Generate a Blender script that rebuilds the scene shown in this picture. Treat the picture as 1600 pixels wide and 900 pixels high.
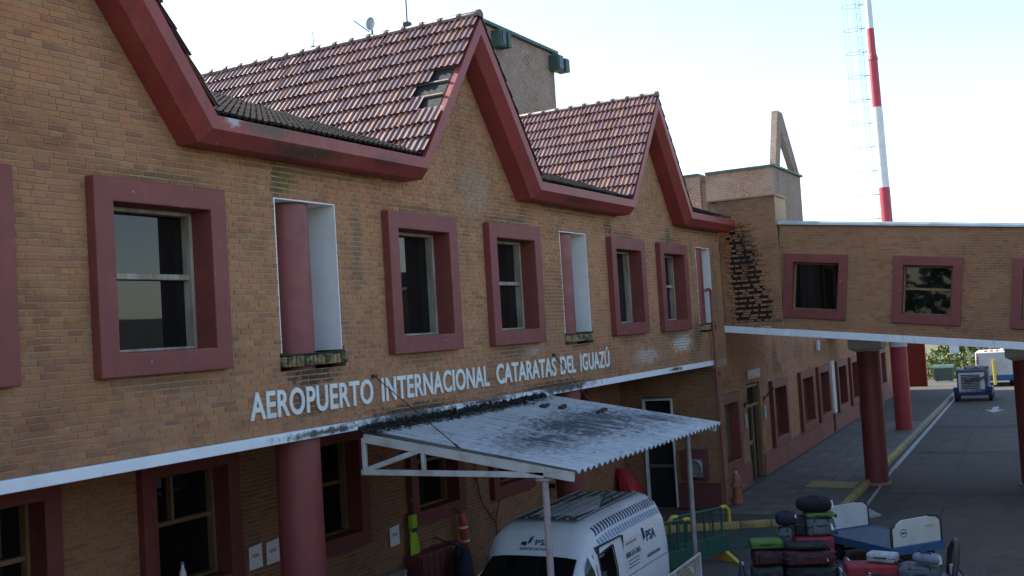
import bpy, bmesh, math, random
import numpy as np
from mathutils import Vector, Matrix
random.seed(7); rng = np.random.default_rng(7)
S = 1.15                       # survey unit -> metres
scene = bpy.context.scene
for o in list(bpy.data.objects): bpy.data.objects.remove(o)
C = scene.collection
# ------------------------------------------------------------------ camera, sky, sun, exposure
YAW, PITCH, ROLL, FPX = math.radians(28.408), math.radians(2.2604), math.radians(3.5115), 1695.43
CAMP = Vector((0, -8.452, 4.65))
def cam_axes():
    cy, sy, cp, sp = math.cos(YAW), math.sin(YAW), math.cos(PITCH), math.sin(PITCH)
    d = Vector((cy*cp, sy*cp, sp)); r = Vector((sy, -cy, 0)); u = r.cross(d)
    c, s = math.cos(ROLL), math.sin(ROLL)
    return d, c*r - s*u, s*r + c*u
CD, CR, CU = cam_axes()
cam = bpy.data.objects.new('camera', bpy.data.cameras.new('camera')); C.objects.link(cam)
cam.data.sensor_width = 36; cam.data.lens = FPX*36/1600; cam.data.clip_end = 3000; cam.data.clip_start = .1
M = Matrix((CR, CU, -CD)).transposed().to_4x4(); M.translation = CAMP*S
cam.matrix_world = M; scene.camera = cam
SUN_AZ, SUN_EL = math.radians(87), math.radians(39)          # azimuth from +X towards +Y
sdir = Vector((math.cos(SUN_EL)*math.cos(SUN_AZ), math.cos(SUN_EL)*math.sin(SUN_AZ), math.sin(SUN_EL)))
w = bpy.data.worlds.new('World'); scene.world = w; w.use_nodes = True
nt = w.node_tree; bg = nt.nodes['Background']; sky = nt.nodes.new('ShaderNodeTexSky')
sky.sky_type = 'NISHITA'; sky.sun_disc = False; sky.sun_elevation = SUN_EL
sky.sun_rotation = math.atan2(sdir.x, sdir.y); sky.air_density = 1.0; sky.dust_density = .9; sky.ozone_density = 1.0
nt.links.new(sky.outputs[0], bg.inputs[0]); bg.inputs[1].default_value = .13
sl = bpy.data.lights.new('sun', 'SUN'); sl.energy = 4.2; sl.angle = math.radians(.53); sl.color = (1, .95, .86)
so = bpy.data.objects.new('sun', sl); C.objects.link(so)
so.rotation_euler = sdir.to_track_quat('Z', 'Y').to_euler(); so.location = (0, 0, 60)
vs = scene.view_settings; vs.view_transform = 'Standard'; vs.look = 'None'; vs.exposure = 1.5; vs.gamma = 1
vs.use_curve_mapping = False
scene.render.engine = 'CYCLES'; scene.render.resolution_x, scene.render.resolution_y = 1024, 576
scene.cycles.max_bounces = 6; scene.cycles.use_denoising = True

# ------------------------------------------------------------------ helpers
ORG = {}
def V(*a): return Vector(a)
class MB:
    def __init__(s): s.v = []; s.f = []
    def add(s, vs, fs):
        b = len(s.v); s.v += [tuple(x) for x in vs]; s.f += [tuple(i+b for i in f) for f in fs]; return s
    def box(s, x0, x1, y0, y1, z0, z1):
        return s.add([(x0,y0,z0),(x1,y0,z0),(x1,y1,z0),(x0,y1,z0),(x0,y0,z1),(x1,y0,z1),(x1,y1,z1),(x0,y1,z1)],
            [(0,3,2,1),(4,5,6,7),(0,1,5,4),(1,2,6,5),(2,3,7,6),(3,0,4,7)])
    def hexa(s, p): return s.add(p, [(0,3,2,1),(4,5,6,7),(0,1,5,4),(1,2,6,5),(2,3,7,6),(3,0,4,7)])
    def obox(s, c, ax, ay, az):
        c = Vector(c); ax, ay, az = Vector(ax), Vector(ay), Vector(az)
        return s.hexa([c-ax-ay-az, c+ax-ay-az, c+ax+ay-az, c-ax+ay-az, c-ax-ay+az, c+ax-ay+az, c+ax+ay+az, c-ax+ay+az])
    def bar(s, p, q, wd, ht, up=(0,0,1)):
        p, q = Vector(p), Vector(q); d = (q-p); L = d.length; d /= L
        a = Vector(up).cross(d)
        if a.length < 1e-4: a = Vector((1,0,0)).cross(d)
        a.normalize(); b = d.cross(a)
        return s.obox((p+q)/2, d*L/2, a*wd/2, b*ht/2)
    def tube(s, pts, r, n=8, caps=True):
        pts = [Vector(p) for p in pts]; rr = r if isinstance(r, (list, tuple)) else [r]*len(pts)
        b = len(s.v); a = None
        for i, p in enumerate(pts):
            d = (pts[min(i+1, len(pts)-1)] - pts[max(i-1, 0)]).normalized()
            if a is None:
                a = d.cross(Vector((0,0,1)))
                if a.length < 1e-3: a = d.cross(Vector((0,1,0)))
            a = (a - d*a.dot(d)).normalized(); c = d.cross(a)
            for k in range(n):
                t = 2*math.pi*k/n; s.v.append(tuple(p + (a*math.cos(t)+c*math.sin(t))*rr[i]))
        for i in range(len(pts)-1):
            for k in range(n):
                k2 = (k+1) % n; s.f.append((b+i*n+k, b+(i+1)*n+k, b+(i+1)*n+k2, b+i*n+k2))
        if caps:
            s.f.append(tuple(b+k for k in range(n))); s.f.append(tuple(b+(len(pts)-1)*n+k for k in range(n-1, -1, -1)))
        return s
    def lathe(s, c, prof, n=20):
        c = Vector(c); b = len(s.v)
        for (r, z) in prof:
            for k in range(n):
                t = 2*math.pi*k/n; s.v.append((c.x+r*math.cos(t), c.y+r*math.sin(t), c.z+z))
        for i in range(len(prof)-1):
            for k in range(n):
                k2 = (k+1) % n; s.f.append((b+i*n+k, b+i*n+k2, b+(i+1)*n+k2, b+(i+1)*n+k))
        s.f.append(tuple(b+k for k in range(n-1, -1, -1))); s.f.append(tuple(b+(len(prof)-1)*n+k for k in range(n)))
        return s
    def prism(s, pts, vec):          # planar polygon (3D points) extruded by vec
        n = len(pts); vec = Vector(vec); b = len(s.v)
        s.v += [tuple(p) for p in pts] + [tuple(Vector(p)+vec) for p in pts]
        s.f.append(tuple(b+i for i in range(n-1, -1, -1))); s.f.append(tuple(b+n+i for i in range(n)))
        for i in range(n):
            j = (i+1) % n; s.f.append((b+i, b+j, b+n+j, b+n+i))
        return s
    def build(s, name, mat, parent=None, smooth=None, bevel=0, seg=2, kind=None, fix=False, world=True):
        org = V(0,0,0)
        if parent is not None and world: org = ORG.get(parent.name, V(0,0,0))
        me = bpy.data.meshes.new(name)
        me.from_pydata([((a-org.x)*S, (b-org.y)*S, (c-org.z)*S) for a, b, c in s.v], [], s.f)
        if bevel or fix:
            bm = bmesh.new(); bm.from_mesh(me)
            bmesh.ops.remove_doubles(bm, verts=bm.verts, dist=1e-5)
            bmesh.ops.recalc_face_normals(bm, faces=bm.faces)
            if bevel:
                es = [e for e in bm.edges if len(e.link_faces) == 2 and e.calc_face_angle(0) > .5]
                bmesh.ops.bevel(bm, geom=es, offset=bevel*S, segments=seg, affect='EDGES', profile=.5, clamp_overlap=True)
            bm.to_mesh(me); bm.free()
        me.materials.append(mat)
        if smooth is not None:
            me.shade_smooth(); me.set_sharp_from_angle(angle=math.radians(smooth))
        o = bpy.data.objects.new(name, me); C.objects.link(o)
        if parent is not None:
            o.parent = parent; ORG[o.name] = ORG.get(parent.name, V(0,0,0))
        if kind: o['kind'] = kind
        return o
def tag(o, label=None, cat=None, group=None, kind=None):
    if label: o['label'] = label
    if cat: o['category'] = cat
    if group: o['group'] = group
    if kind: o['kind'] = kind
    return o
def thing(name, label, cat, loc=(0,0,0), rz=0, group=None, local=False):
    o = bpy.data.objects.new(name, None); C.objects.link(o); o.empty_display_size = .2
    o.location = Vector(loc)*S; o.rotation_euler = (0, 0, rz)
    tag(o, label, cat, group); ORG[o.name] = V(0,0,0) if local else Vector(loc)
    return o
def copy_tree(o, parent=None):
    c = o.copy(); C.objects.link(c); c.parent = parent
    ORG[c.name] = ORG.get(o.name, V(0,0,0))
    for ch in [x for x in bpy.data.objects if x.parent == o]: copy_tree(ch, c)
    return c

# ------------------------------------------------------------------ materials
class NT:
    def __init__(s, name):
        s.m = bpy.data.materials.new(name); s.m.use_nodes = True; s.t = s.m.node_tree
        s.b = s.t.nodes['Principled BSDF']; s.n = s.t.nodes; s.l = s.t.links
    def new(s, t, **k):
        n = s.n.new(t)
        for a, b in k.items(): setattr(n, a, b)
        return n
    def link(s, a, b): s.l.new(a, b)
    def pos(s):
        g = s.new('ShaderNodeNewGeometry'); return g.outputs['Position']
    def obj(s): return s.new('ShaderNodeTexCoord').outputs['Object']
    def noise(s, co, scale, detail=4, rough=.6, dist=0, stretch=None):
        if stretch:
            mp = s.new('ShaderNodeMapping'); mp.inputs['Scale'].default_value = stretch; s.link(co, mp.inputs[0]); co = mp.outputs[0]
        n = s.new('ShaderNodeTexNoise'); n.inputs['Scale'].default_value = scale; n.inputs['Detail'].default_value = detail
        n.inputs['Roughness'].default_value = rough; n.inputs['Distortion'].default_value = dist; s.link(co, n.inputs['Vector'])
        return n.outputs['Fac']
    def ramp(s, fac, stops, interp='LINEAR'):
        r = s.new('ShaderNodeValToRGB'); r.color_ramp.interpolation = interp
        e = r.color_ramp.elements
        while len(e) < len(stops): e.new(.5)
        for i, (p, c) in enumerate(stops):
            e[i].position = p; e[i].color = (c, c, c, 1) if isinstance(c, (int, float)) else (*c, 1)
        s.link(fac, r.inputs[0]); return r.outputs[0]
    def mix(s, fac, a, b, mode='MIX'):
        m = s.new('ShaderNodeMix', data_type='RGBA', blend_type=mode)
        for sock, v in ((m.inputs[0], fac), (m.inputs[6], a), (m.inputs[7], b)):
            if isinstance(v, (int, float)): sock.default_value = v
            elif isinstance(v, tuple): sock.default_value = (*v, 1)
            else: s.link(v, sock)
        return m.outputs[2]
    def math(s, op, a, b=None, clamp=False):
        m = s.new('ShaderNodeMath', operation=op); m.use_clamp = clamp
        for i, v in enumerate((a, b)):
            if v is None: continue
            if isinstance(v, (int, float)): m.inputs[i].default_value = v
            else: s.link(v, m.inputs[i])
        return m.outputs[0]
    def bump(s, h, strength=.3, dist=.01):
        b = s.new('ShaderNodeBump'); b.inputs['Strength'].default_value = strength; b.inputs['Distance'].default_value = dist
        s.link(h, b.inputs['Height']); s.link(b.outputs[0], s.b.inputs['Normal'])
    def blob(s, co, c, rad, soft=.35):
        """irregular blotch with its own outline: 1 inside, 0 outside (survey units)"""
        sub = s.new('ShaderNodeVectorMath', operation='SUBTRACT'); s.link(co, sub.inputs[0]); sub.inputs[1].default_value = tuple(x*S for x in c)
        dv = s.new('ShaderNodeVectorMath', operation='DIVIDE'); s.link(sub.outputs[0], dv.inputs[0]); dv.inputs[1].default_value = tuple(x*S for x in rad)
        ln = s.new('ShaderNodeVectorMath', operation='LENGTH'); s.link(dv.outputs[0], ln.inputs[0])
        nz = s.noise(co, 9/S, 5, .7)
        d = s.math('SUBTRACT', ln.outputs['Value'], s.math('MULTIPLY', s.math('SUBTRACT', nz, .5), 2.4))
        return s.math('DIVIDE', s.math('SUBTRACT', 1.0, d), soft, clamp=True)
    def col(s, c): s.link(c, s.b.inputs['Base Color'])
    def rough(s, r):
        if isinstance(r, (int, float)): s.b.inputs['Roughness'].default_value = r
        else: s.link(r, s.b.inputs['Roughness'])
def surf(name, c1, c2=None, scale=3, rough=.6, bump=0, bscale=60, metal=0, dirt=None, dirt_amt=.5, dscale=1.5, stretch=None, spec=.5):
    t = NT(name); p = t.pos()
    c2 = c2 or tuple(x*.8 for x in c1)
    f = t.ramp(t.noise(p, scale, 6, .65, stretch=stretch), [(.35, 0.), (.65, 1.)])
    c = t.mix(f, c1, c2)
    if dirt:
        d = t.ramp(t.noise(p, dscale, 8, .72, stretch=stretch), [(.5, 0.), (.72, 1.)])
        c = t.mix(t.math('MULTIPLY', d, dirt_amt), c, dirt)
    t.col(c); t.rough(t.ramp(t.noise(p, scale*4, 4), [(.3, max(rough-.1, .02)), (.7, min(rough+.1, 1))]))
    t.b.inputs['Metallic'].default_value = metal; t.b.inputs['Specular IOR Level'].default_value = spec
    if bump: t.bump(t.noise(p, bscale, 5, .7), bump, .01)
    return t.m

def smear(t, p, c, tone):
    f = t.noise(p, 5.5, 8, .8, 1.2); c = t.mix(t.ramp(f, [(.44, 0.), (.66, .5)]), c, (.385*tone,.18*tone,.078*tone))
    f = t.noise(p, 17, 6, .75, .8); c = t.mix(t.ramp(f, [(.54, 0.), (.72, .45)]), c, (.33*tone,.175*tone,.10*tone))
    f = t.noise(p, 2.3, 7, .75, .8); return t.mix(t.ramp(f, [(.54, 0.), (.72, .6)]), c, (.20*tone,.105*tone,.05*tone))
def brick_material(name, tone=1.0, stains=()):
    tone *= .96; t = NT(name); p = t.pos()
    g = t.new('ShaderNodeNewGeometry'); oi = t.new('ShaderNodeObjectInfo')
    r = t.math('FRACT', t.math('ADD', g.outputs['Random Per Island'], oi.outputs['Random']))
    c = t.ramp(r, [(0, (.38*tone,.162*tone,.072*tone)), (.2, (.42*tone,.186*tone,.078*tone)), (.42, (.39*tone,.152*tone,.076*tone)), (.6, (.31*tone,.132*tone,.072*tone)),
                   (.78, (.43*tone,.225*tone,.108*tone)), (.9, (.29*tone,.105*tone,.062*tone)), (1, (.235*tone,.098*tone,.062*tone))])
    # grain inside each brick
    gr = t.noise(p, 45, 6, .75); c = t.mix(t.math('MULTIPLY', t.ramp(gr, [(.35, 0.), (.75, 1.)]), .45), c, (.38*tone,.225*tone,.135*tone))
    c = smear(t, p, c, tone)
    # mottling and dust across the wall
    big = t.noise(p, .55, 6, .7, .6); c = t.mix(t.ramp(big, [(.46, 0.), (.68, .4)]), c, (.42*tone,.215*tone,.125*tone))
    drk = t.noise(p, 1.3, 8, .75, .4); c = t.mix(t.ramp(drk, [(.54, 0.), (.74, .7)]), c, (.10,.068,.042)); sx = t.noise(p, 26, 4, .7); c = t.mix(t.ramp(sx, [(.64, 0.), (.72, .7)]), c, (.07,.045,.03))
    va = t.noise(p, .32, 5, .65, .8); c = t.mix(1.0, c, t.ramp(va, [(.32, (.70,.68,.66)), (.5, (1.,1.,1.)), (.68, (1.16,1.10,1.02))]), 'MULTIPLY')
    dr_ = t.noise(p, 2.6, 8, .75, .2, stretch=(2.6,2.6,.28)); c = t.mix(t.ramp(dr_, [(.55, 0.), (.74, .55)]), c, (.13,.085,.05))
    sp = t.noise(p, 14, 3, .6); c = t.mix(t.ramp(sp, [(.72, 0.), (.76, .8)]), c, (.45,.40,.33))
    for (ctr, rad, colr, amt) in stains:
        c = t.mix(t.math('MULTIPLY', t.blob(p, ctr, rad, .55), amt), c, colr)
    t.col(c); t.rough(.88); t.b.inputs['Specular IOR Level'].default_value = .25
    t.bump(t.math('ADD', t.math('MULTIPLY', gr, .6), t.noise(p, 160, 3, .6)), .35, .006)
    return t.m
GREEN, BLACK, SALT = (.07,.105,.022), (.022,.021,.017), (.62,.60,.55)
stains = [((10.02,0,6.62),(.26,.4,.24),GREEN,.8), ((9.9,0,6.35),(.12,.4,.7),(.05,.06,.03),.55), ((10.42,0,4.28),(.62,.4,.16),BLACK,.85), ((10.3,0,3.98),(.4,.4,.28),(.05,.035,.025),.7),
          ((11.45,0,5.9),(.14,.4,.8),(.10,.085,.055),.6), ((18.1,0,4.32),(.5,.4,.1),BLACK,.5), ((19.75,0,6.55),(.3,.4,.2),BLACK,.65), ((23.1,0,6.55),(.22,.4,.3),(.04,.06,.025),.8),
          ((23.6,0,4.15),(.8,.4,.25),SALT,.75), ((21.4,0,3.95),(.9,.4,.2),SALT,.45), ((24.7,0,4.3),(.35,.4,.5),(.05,.04,.03),.7), ((16.2,0,4.3),(.5,.4,.1),SALT,.35),
          ((24.6,0,6.3),(.2,.4,.4),(.13,.12,.06),.7), ((26.2,0,5.5),(.3,.4,1.2),(.14,.085,.035),.6), ((12.6,0,3.66),(1.3,.4,.12),BLACK,.8), ((17.0,0,3.66),(1.6,.4,.1),BLACK,.75), ((14.6,0,6.9),(.6,.4,.5),(.3,.26,.2),.4)]
for u_ in (5.4, 8.05, 12.9, 15.65, 20.5, 23.15): stains += [((u_,0,4.33),(.75,.4,.13),(.13,.085,.05),.55), ((u_,0,6.46),(.8,.4,.09),(.05,.045,.03),.5)]
for u_ in (10.5, 18.05, 25.2): stains += [((u_,0,6.76),(1.9,.4,.10),(.10,.07,.045),.6)]
m_brick = brick_material('orange_brick', 1.0, stains)
m_brick_dim = brick_material('old_brick', .92, [((27,-.7,6.2),(.5,.35,.9),(.05,.035,.025),.7), ((27,-1.4,5.0),(.5,.3,.5),(.20,.10,.04),.6)])
def mortar_mat():
    t = NT('mortar'); p = t.pos(); c = t.mix(t.ramp(t.noise(p, 6, 6, .7), [(.35, 0.), (.65, 1.)]), (.37,.26,.16), (.29,.20,.12)); c = smear(t, p, c, .86)
    t.col(c); t.rough(.95); t.bump(t.noise(p, 90, 5, .7), .4, .01); return t.m
m_mortar = mortar_mat()
def frame_mat():
    t = NT('maroon_paint'); p = t.pos(); c = t.mix(t.ramp(t.noise(p, 2.2, 6, .65), [(.35, 0.), (.65, 1.)]), (.205,.044,.034), (.165,.037,.030))
    c = t.mix(t.ramp(t.noise(p, 3.1, 7, .7), [(.52, 0.), (.75, .5)]), c, (.25,.075,.058)); f = t.noise(p, 12, 3, .55)
    c = t.mix(t.ramp(f, [(.745, 0.), (.755, .9)]), c, (.55,.50,.48)); c = t.mix(t.ramp(t.noise(p, 5, 8, .8), [(.60, 0.), (.74, .7)]), c, (.07,.026,.022)); c = t.mix(t.ramp(t.noise(p, 4, 8, .75, .2, stretch=(3,3,.25)), [(.54, 0.), (.72, .55)]), c, (.10,.03,.026))
    t.col(c); t.rough(.62); t.bump(t.noise(p, 40, 5, .7), .12, .01); return t.m
m_frame = frame_mat()
def fascia_mat():
    t = NT('red_fascia_paint'); p = t.pos(); c = t.mix(t.ramp(t.noise(p, 1.4, 6, .65), [(.35, 0.), (.65, 1.)]), (.29,.045,.036), (.235,.038,.032))
    c = t.mix(t.ramp(t.noise(p, 3.2, 8, .75, .3, stretch=(2.2,1,.35)), [(.5, 0.), (.72, .75)]), c, (.12,.03,.026)); c = t.mix(t.ramp(t.noise(p, .9, 7, .7), [(.55, 0.), (.75, .5)]), c, (.40,.11,.085))
    for ctr, rad, k in (((9.35,-.45,7.05),(.5,.5,.1),(.045,.05,.02)), ((9.9,-.35,6.86),(.6,.5,.08),(.03,.03,.018)), ((10.2,-.4,6.9),(.9,.5,.06),(.05,.06,.02)), ((11.6,-.4,6.95),(.5,.5,.09),(.10,.03,.025)), ((17.6,-.4,6.9),(.8,.5,.07),(.07,.03,.022)), ((8.75,-.45,7.1),(.16,.5,.1),(.45,.5,.52))):
        c = t.mix(t.math('MULTIPLY', t.blob(p, ctr, rad, .6), .7), c, k)
    f = t.noise(p, 11, 3, .55); c = t.mix(t.ramp(f, [(.75, 0.), (.76, .8)]), c, (.5,.42,.4))
    t.col(c); t.rough(.52); t.bump(t.noise(p, 30, 5, .7), .12, .01); return t.m
m_fascia = fascia_mat()
m_white = surf('white_paint', (.74,.75,.73), (.66,.67,.65), 2.5, .6, .1, 40, dirt=(.34,.33,.27), dirt_amt=.4, dscale=2.2)
m_slotwhite = surf('white_reveal_paint', (.78,.79,.78), (.70,.71,.70), 2.0, .6, .06, 40)
def ledge_mat():
    t = NT('white_ledge_paint'); p = t.pos()
    c = t.mix(t.ramp(t.noise(p, 3, 6, .6), [(.4, 0.), (.7, 1.)]), (.76,.78,.78), (.68,.70,.70))
    n = t.noise(p, 7, 8, .75, stretch=(1, 1, .35)); c = t.mix(t.ramp(n, [(.6, 0.), (.72, .7)]), c, (.12,.115,.09))
    for ctr, rad in (((12.3,0,3.58),(1.5,.5,.13)), ((17.2,0,3.60),(1.7,.5,.10)), ((10.6,0,3.56),(1.1,.5,.06)), ((14.6,0,3.6),(1.2,.5,.06)), ((23.,0,3.58),(.5,.5,.05))):
        c = t.mix(t.math('MULTIPLY', t.blob(p, ctr, rad, .6), .93), c, (.03,.032,.024))
    t.col(c); t.rough(.7); t.bump(n, .3, .01); return t.m
m_ledge = ledge_mat()
m_wood = surf('weathered_sash_wood', (.36,.33,.28), (.22,.17,.11), 7, .7, .3, 60, dirt=(.10,.07,.04), dirt_amt=.6, stretch=(1,1,.25))
m_woodw = surf('warm_sash_wood', (.25,.15,.06), (.17,.10,.045), 7, .6, .2, 60, stretch=(1,1,.25))
def glass_mat():
    t = NT('dark_window_glass'); t.b.inputs['Base Color'].default_value = (.006,.007,.007,1); t.rough(.02)
    t.b.inputs['IOR'].default_value = 1.45; t.b.inputs['Specular IOR Level'].default_value = .5
    t.bump(t.noise(t.pos(), .9, 2, .4), .05, .02); return t.m
m_glass = glass_mat()
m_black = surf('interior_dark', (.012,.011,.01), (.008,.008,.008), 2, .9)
def tile_mat():
    t = NT('glazed_maroon_roof_tile'); p = t.pos()
    g = t.new('ShaderNodeNewGeometry'); oi = t.new('ShaderNodeObjectInfo')
    r = t.math('FRACT', t.math('ADD', g.outputs['Random Per Island'], oi.outputs['Random']))
    c = t.ramp(r, [(0, (.095,.028,.023)), (.35, (.135,.041,.030)), (.65, (.105,.031,.029)), (.84, (.20,.07,.038)), (1, (.30,.125,.055))])
    n = t.noise(p, 9, 7, .7); c = t.mix(t.ramp(n, [(.5, 0.), (.75, .6)]), c, (.07,.035,.035))
    n2 = t.noise(p, 40, 4, .7); c = t.mix(t.ramp(n2, [(.6, 0.), (.75, .4)]), c, (.3,.2,.17))
    t.col(c); t.rough(t.ramp(n, [(.3, .30), (.7, .52)])); t.b.inputs['Specular IOR Level'].default_value = .9; t.b.inputs['Coat Weight'].default_value = .35; t.b.inputs['Coat Roughness'].default_value = .25
    t.bump(n2, .12, .004); return t.m
m_tile = tile_mat()
m_tiledark = surf('weathered_grey_roof_tile', (.022,.018,.018), (.014,.012,.013), 8, .9, .3, 50, dirt=(.035,.03,.028), dirt_amt=.5, spec=.15)
m_ridge = surf('ridge_tile_clay', (.15,.095,.085), (.10,.055,.05), 6, .6, .2, 60, dirt=(.06,.065,.045), dirt_amt=.6)
m_underlay = surf('black_roofing_felt', (.010,.012,.015), (.016,.018,.021), 5, .9, .2, 30)
m_batten = surf('pale_batten_wood', (.26,.22,.16), (.17,.14,.10), 9, .8, .2, 60)

# ------------------------------------------------------------------ brick walls
BH, BL, JT = .064, .185, .009
def clip(iv, lo, hi):
    out = []
    for a, b in iv:
        if hi <= a or lo >= b: out.append((a, b)); continue
        if lo > a: out.append((a, lo))
        if hi < b: out.append((hi, b))
    return out
def brick_wall(root, P, w0, w1, spans, depth=.22, mat=None, pick=0, score=None, core_name='wall', jitter=.0025, brick_out=.007, skip=None):
    """P(u,w,d)->3D, d outward. spans(wa,wb)->list of u intervals for a course."""
    core = MB(); rows = []
    k = 0; wz = w0
    while wz < w1-1e-6:
        wb = min(wz+BH, w1); iv = [i for i in spans(wz, wb) if i[1]-i[0] > .01]
        for a, b in iv:
            core.hexa([P(a,wz,-depth),P(b,wz,-depth),P(b,wz,0),P(a,wz,0),P(a,wb,-depth),P(b,wb,-depth),P(b,wb,0),P(a,wb,0)])
            off = (k % 2)*BL/2 + random.uniform(-.012, .012); u = math.floor(a/BL)*BL - off
            while u < b:
                ln = BL*random.uniform(.86, 1.12)
                ua, ub = max(u, a), min(u+ln, b)
                if ub-ua > .035: rows.append((ua+(JT/2 if ua > a else 0), ub-(JT/2 if ub < b else 0), wz+JT/2, wb-JT/2, ub-ua > ln-1e-4))
                u += ln
        wz = wb; k += 1
    wall = core.build(core_name, m_mortar, root, fix=True)
    if skip: rows = [r for r in rows if not skip(r)]
    chosen = set()
    if pick:
        full = [i for i, r in enumerate(rows) if r[4]]
        full.sort(key=lambda i: score((rows[i][0]+rows[i][1])/2, (rows[i][2]+rows[i][3])/2)); chosen = set(full[:pick])
    rest = MB(); me = None
    o0 = ORG[root.name]; ex = (P(1,0,0)-P(0,0,0)); ez = (P(0,1,0)-P(0,0,0)); en = (P(0,0,1)-P(0,0,0))
    for i, (a, b, c, d, full) in enumerate(rows):
        out = brick_out + random.uniform(-jitter, jitter); dz = random.uniform(-.0025, .0025)
        if i in chosen:
            if me is None:
                mb = MB(); L, Hh = (BL-JT)/2, (d-c)/2
                mb.obox((0,0,0), (L,0,0), (0,.03,0), (0,0,Hh)); tmp = mb.build('brick', mat, None, bevel=.004, seg=1)
                me = tmp.data; bpy.data.objects.remove(tmp)
            o = bpy.data.objects.new('brick', me); C.objects.link(o); o.parent = wall
            R = Matrix((ex, -en, ez)).transposed().to_4x4() @ Matrix.Rotation(random.uniform(-.012, .012), 4, 'Y') @ Matrix.Diagonal(((b-a)/(BL-JT), 1, random.uniform(.93, 1.04), 1))
            R.translation = (P((a+b)/2, (c+d)/2+dz, out-.03)-o0)*S; o.matrix_local = R
        else:
            e = .004
            j1, j2, j3, j4 = [random.uniform(-.003, .003) for _ in range(4)]
            q = [P(a,c+dz,-.02),P(b,c+dz,-.02),P(b,d+dz,-.02),P(a,d+dz,-.02),P(a+e,c+e+dz+j1,out),P(b-e,c+e+dz+j2,out),P(b-e,d-e+dz+j3,out),P(a+e,d-e+dz+j4,out)]
            rest.add(q, [(4,5,6,7),(0,1,5,4),(1,2,6,5),(2,3,7,6),(3,0,4,7)])
    rest.build('brick_courses', mat, wall, kind='stuff')
    return wall

def window(root, P, u0, u1, w0, w1, bord=.23, out=.125, din=.16, dg=.28, style='sash', name='window', wood=None, mat=None, glassrot=0):
    mat = mat or m_frame; wood = wood or m_wood
    a0, a1, b0, b1 = u0+bord, u1-bord, w0+bord*1.03, w1-bord*1.03
    mb = MB()
    def ring(o, i, d0, d1):      # front ring between rects at depth d0, outer side back to d1, inner back to d2
        pass
    O = [(u0,w0),(u1,w0),(u1,w1),(u0,w1)]; I = [(a0,b0),(a1,b0),(a1,b1),(a0,b1)]
    vs = [P(u,w_,-.10) for u, w_ in O] + [P(u,w_,out) for u, w_ in O] + [P(u,w_,out) for u, w_ in I] + [P(u,w_,-dg-.06) for u, w_ in I]
    fs = []
    for i in range(4):
        j = (i+1) % 4
        fs += [(i,j,4+j,4+i), (4+i,4+j,8+j,8+i), (8+i,8+j,12+j,12+i), (12+i,12+j,j,i)]
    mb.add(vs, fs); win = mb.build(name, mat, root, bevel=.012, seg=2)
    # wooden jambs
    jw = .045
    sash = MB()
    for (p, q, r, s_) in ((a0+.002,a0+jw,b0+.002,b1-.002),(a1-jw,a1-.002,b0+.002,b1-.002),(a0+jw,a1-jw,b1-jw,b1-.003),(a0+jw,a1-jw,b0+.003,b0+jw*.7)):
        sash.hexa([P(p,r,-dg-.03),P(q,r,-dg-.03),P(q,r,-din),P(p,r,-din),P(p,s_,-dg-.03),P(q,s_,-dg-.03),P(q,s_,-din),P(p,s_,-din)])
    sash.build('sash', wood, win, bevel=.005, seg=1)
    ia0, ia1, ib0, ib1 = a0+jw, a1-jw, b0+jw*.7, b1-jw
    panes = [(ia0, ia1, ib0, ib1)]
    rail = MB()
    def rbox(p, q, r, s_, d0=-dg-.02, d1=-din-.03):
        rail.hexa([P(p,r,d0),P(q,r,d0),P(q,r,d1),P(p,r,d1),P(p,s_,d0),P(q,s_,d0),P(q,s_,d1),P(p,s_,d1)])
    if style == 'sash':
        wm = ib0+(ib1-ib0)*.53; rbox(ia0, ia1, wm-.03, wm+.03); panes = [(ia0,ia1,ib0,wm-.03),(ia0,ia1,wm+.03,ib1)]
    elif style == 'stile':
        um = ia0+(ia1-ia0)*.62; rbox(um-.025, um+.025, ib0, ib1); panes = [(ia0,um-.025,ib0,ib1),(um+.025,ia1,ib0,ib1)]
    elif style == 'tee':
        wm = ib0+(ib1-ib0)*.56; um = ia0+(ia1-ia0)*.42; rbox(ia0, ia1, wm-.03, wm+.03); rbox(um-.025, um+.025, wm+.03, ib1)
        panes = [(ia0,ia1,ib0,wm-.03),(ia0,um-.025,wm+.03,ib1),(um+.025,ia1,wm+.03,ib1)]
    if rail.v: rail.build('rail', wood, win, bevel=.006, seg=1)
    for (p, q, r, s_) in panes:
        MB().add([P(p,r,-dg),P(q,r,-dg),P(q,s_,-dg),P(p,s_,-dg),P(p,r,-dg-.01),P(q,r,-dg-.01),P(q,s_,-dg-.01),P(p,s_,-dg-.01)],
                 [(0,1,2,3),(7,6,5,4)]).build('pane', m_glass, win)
    # dark room box behind
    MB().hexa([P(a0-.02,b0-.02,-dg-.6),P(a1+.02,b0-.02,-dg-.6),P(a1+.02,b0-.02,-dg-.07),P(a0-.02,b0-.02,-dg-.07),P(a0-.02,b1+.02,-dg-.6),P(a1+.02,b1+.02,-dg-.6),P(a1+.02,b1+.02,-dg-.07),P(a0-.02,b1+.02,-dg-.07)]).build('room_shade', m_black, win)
    return win

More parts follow.
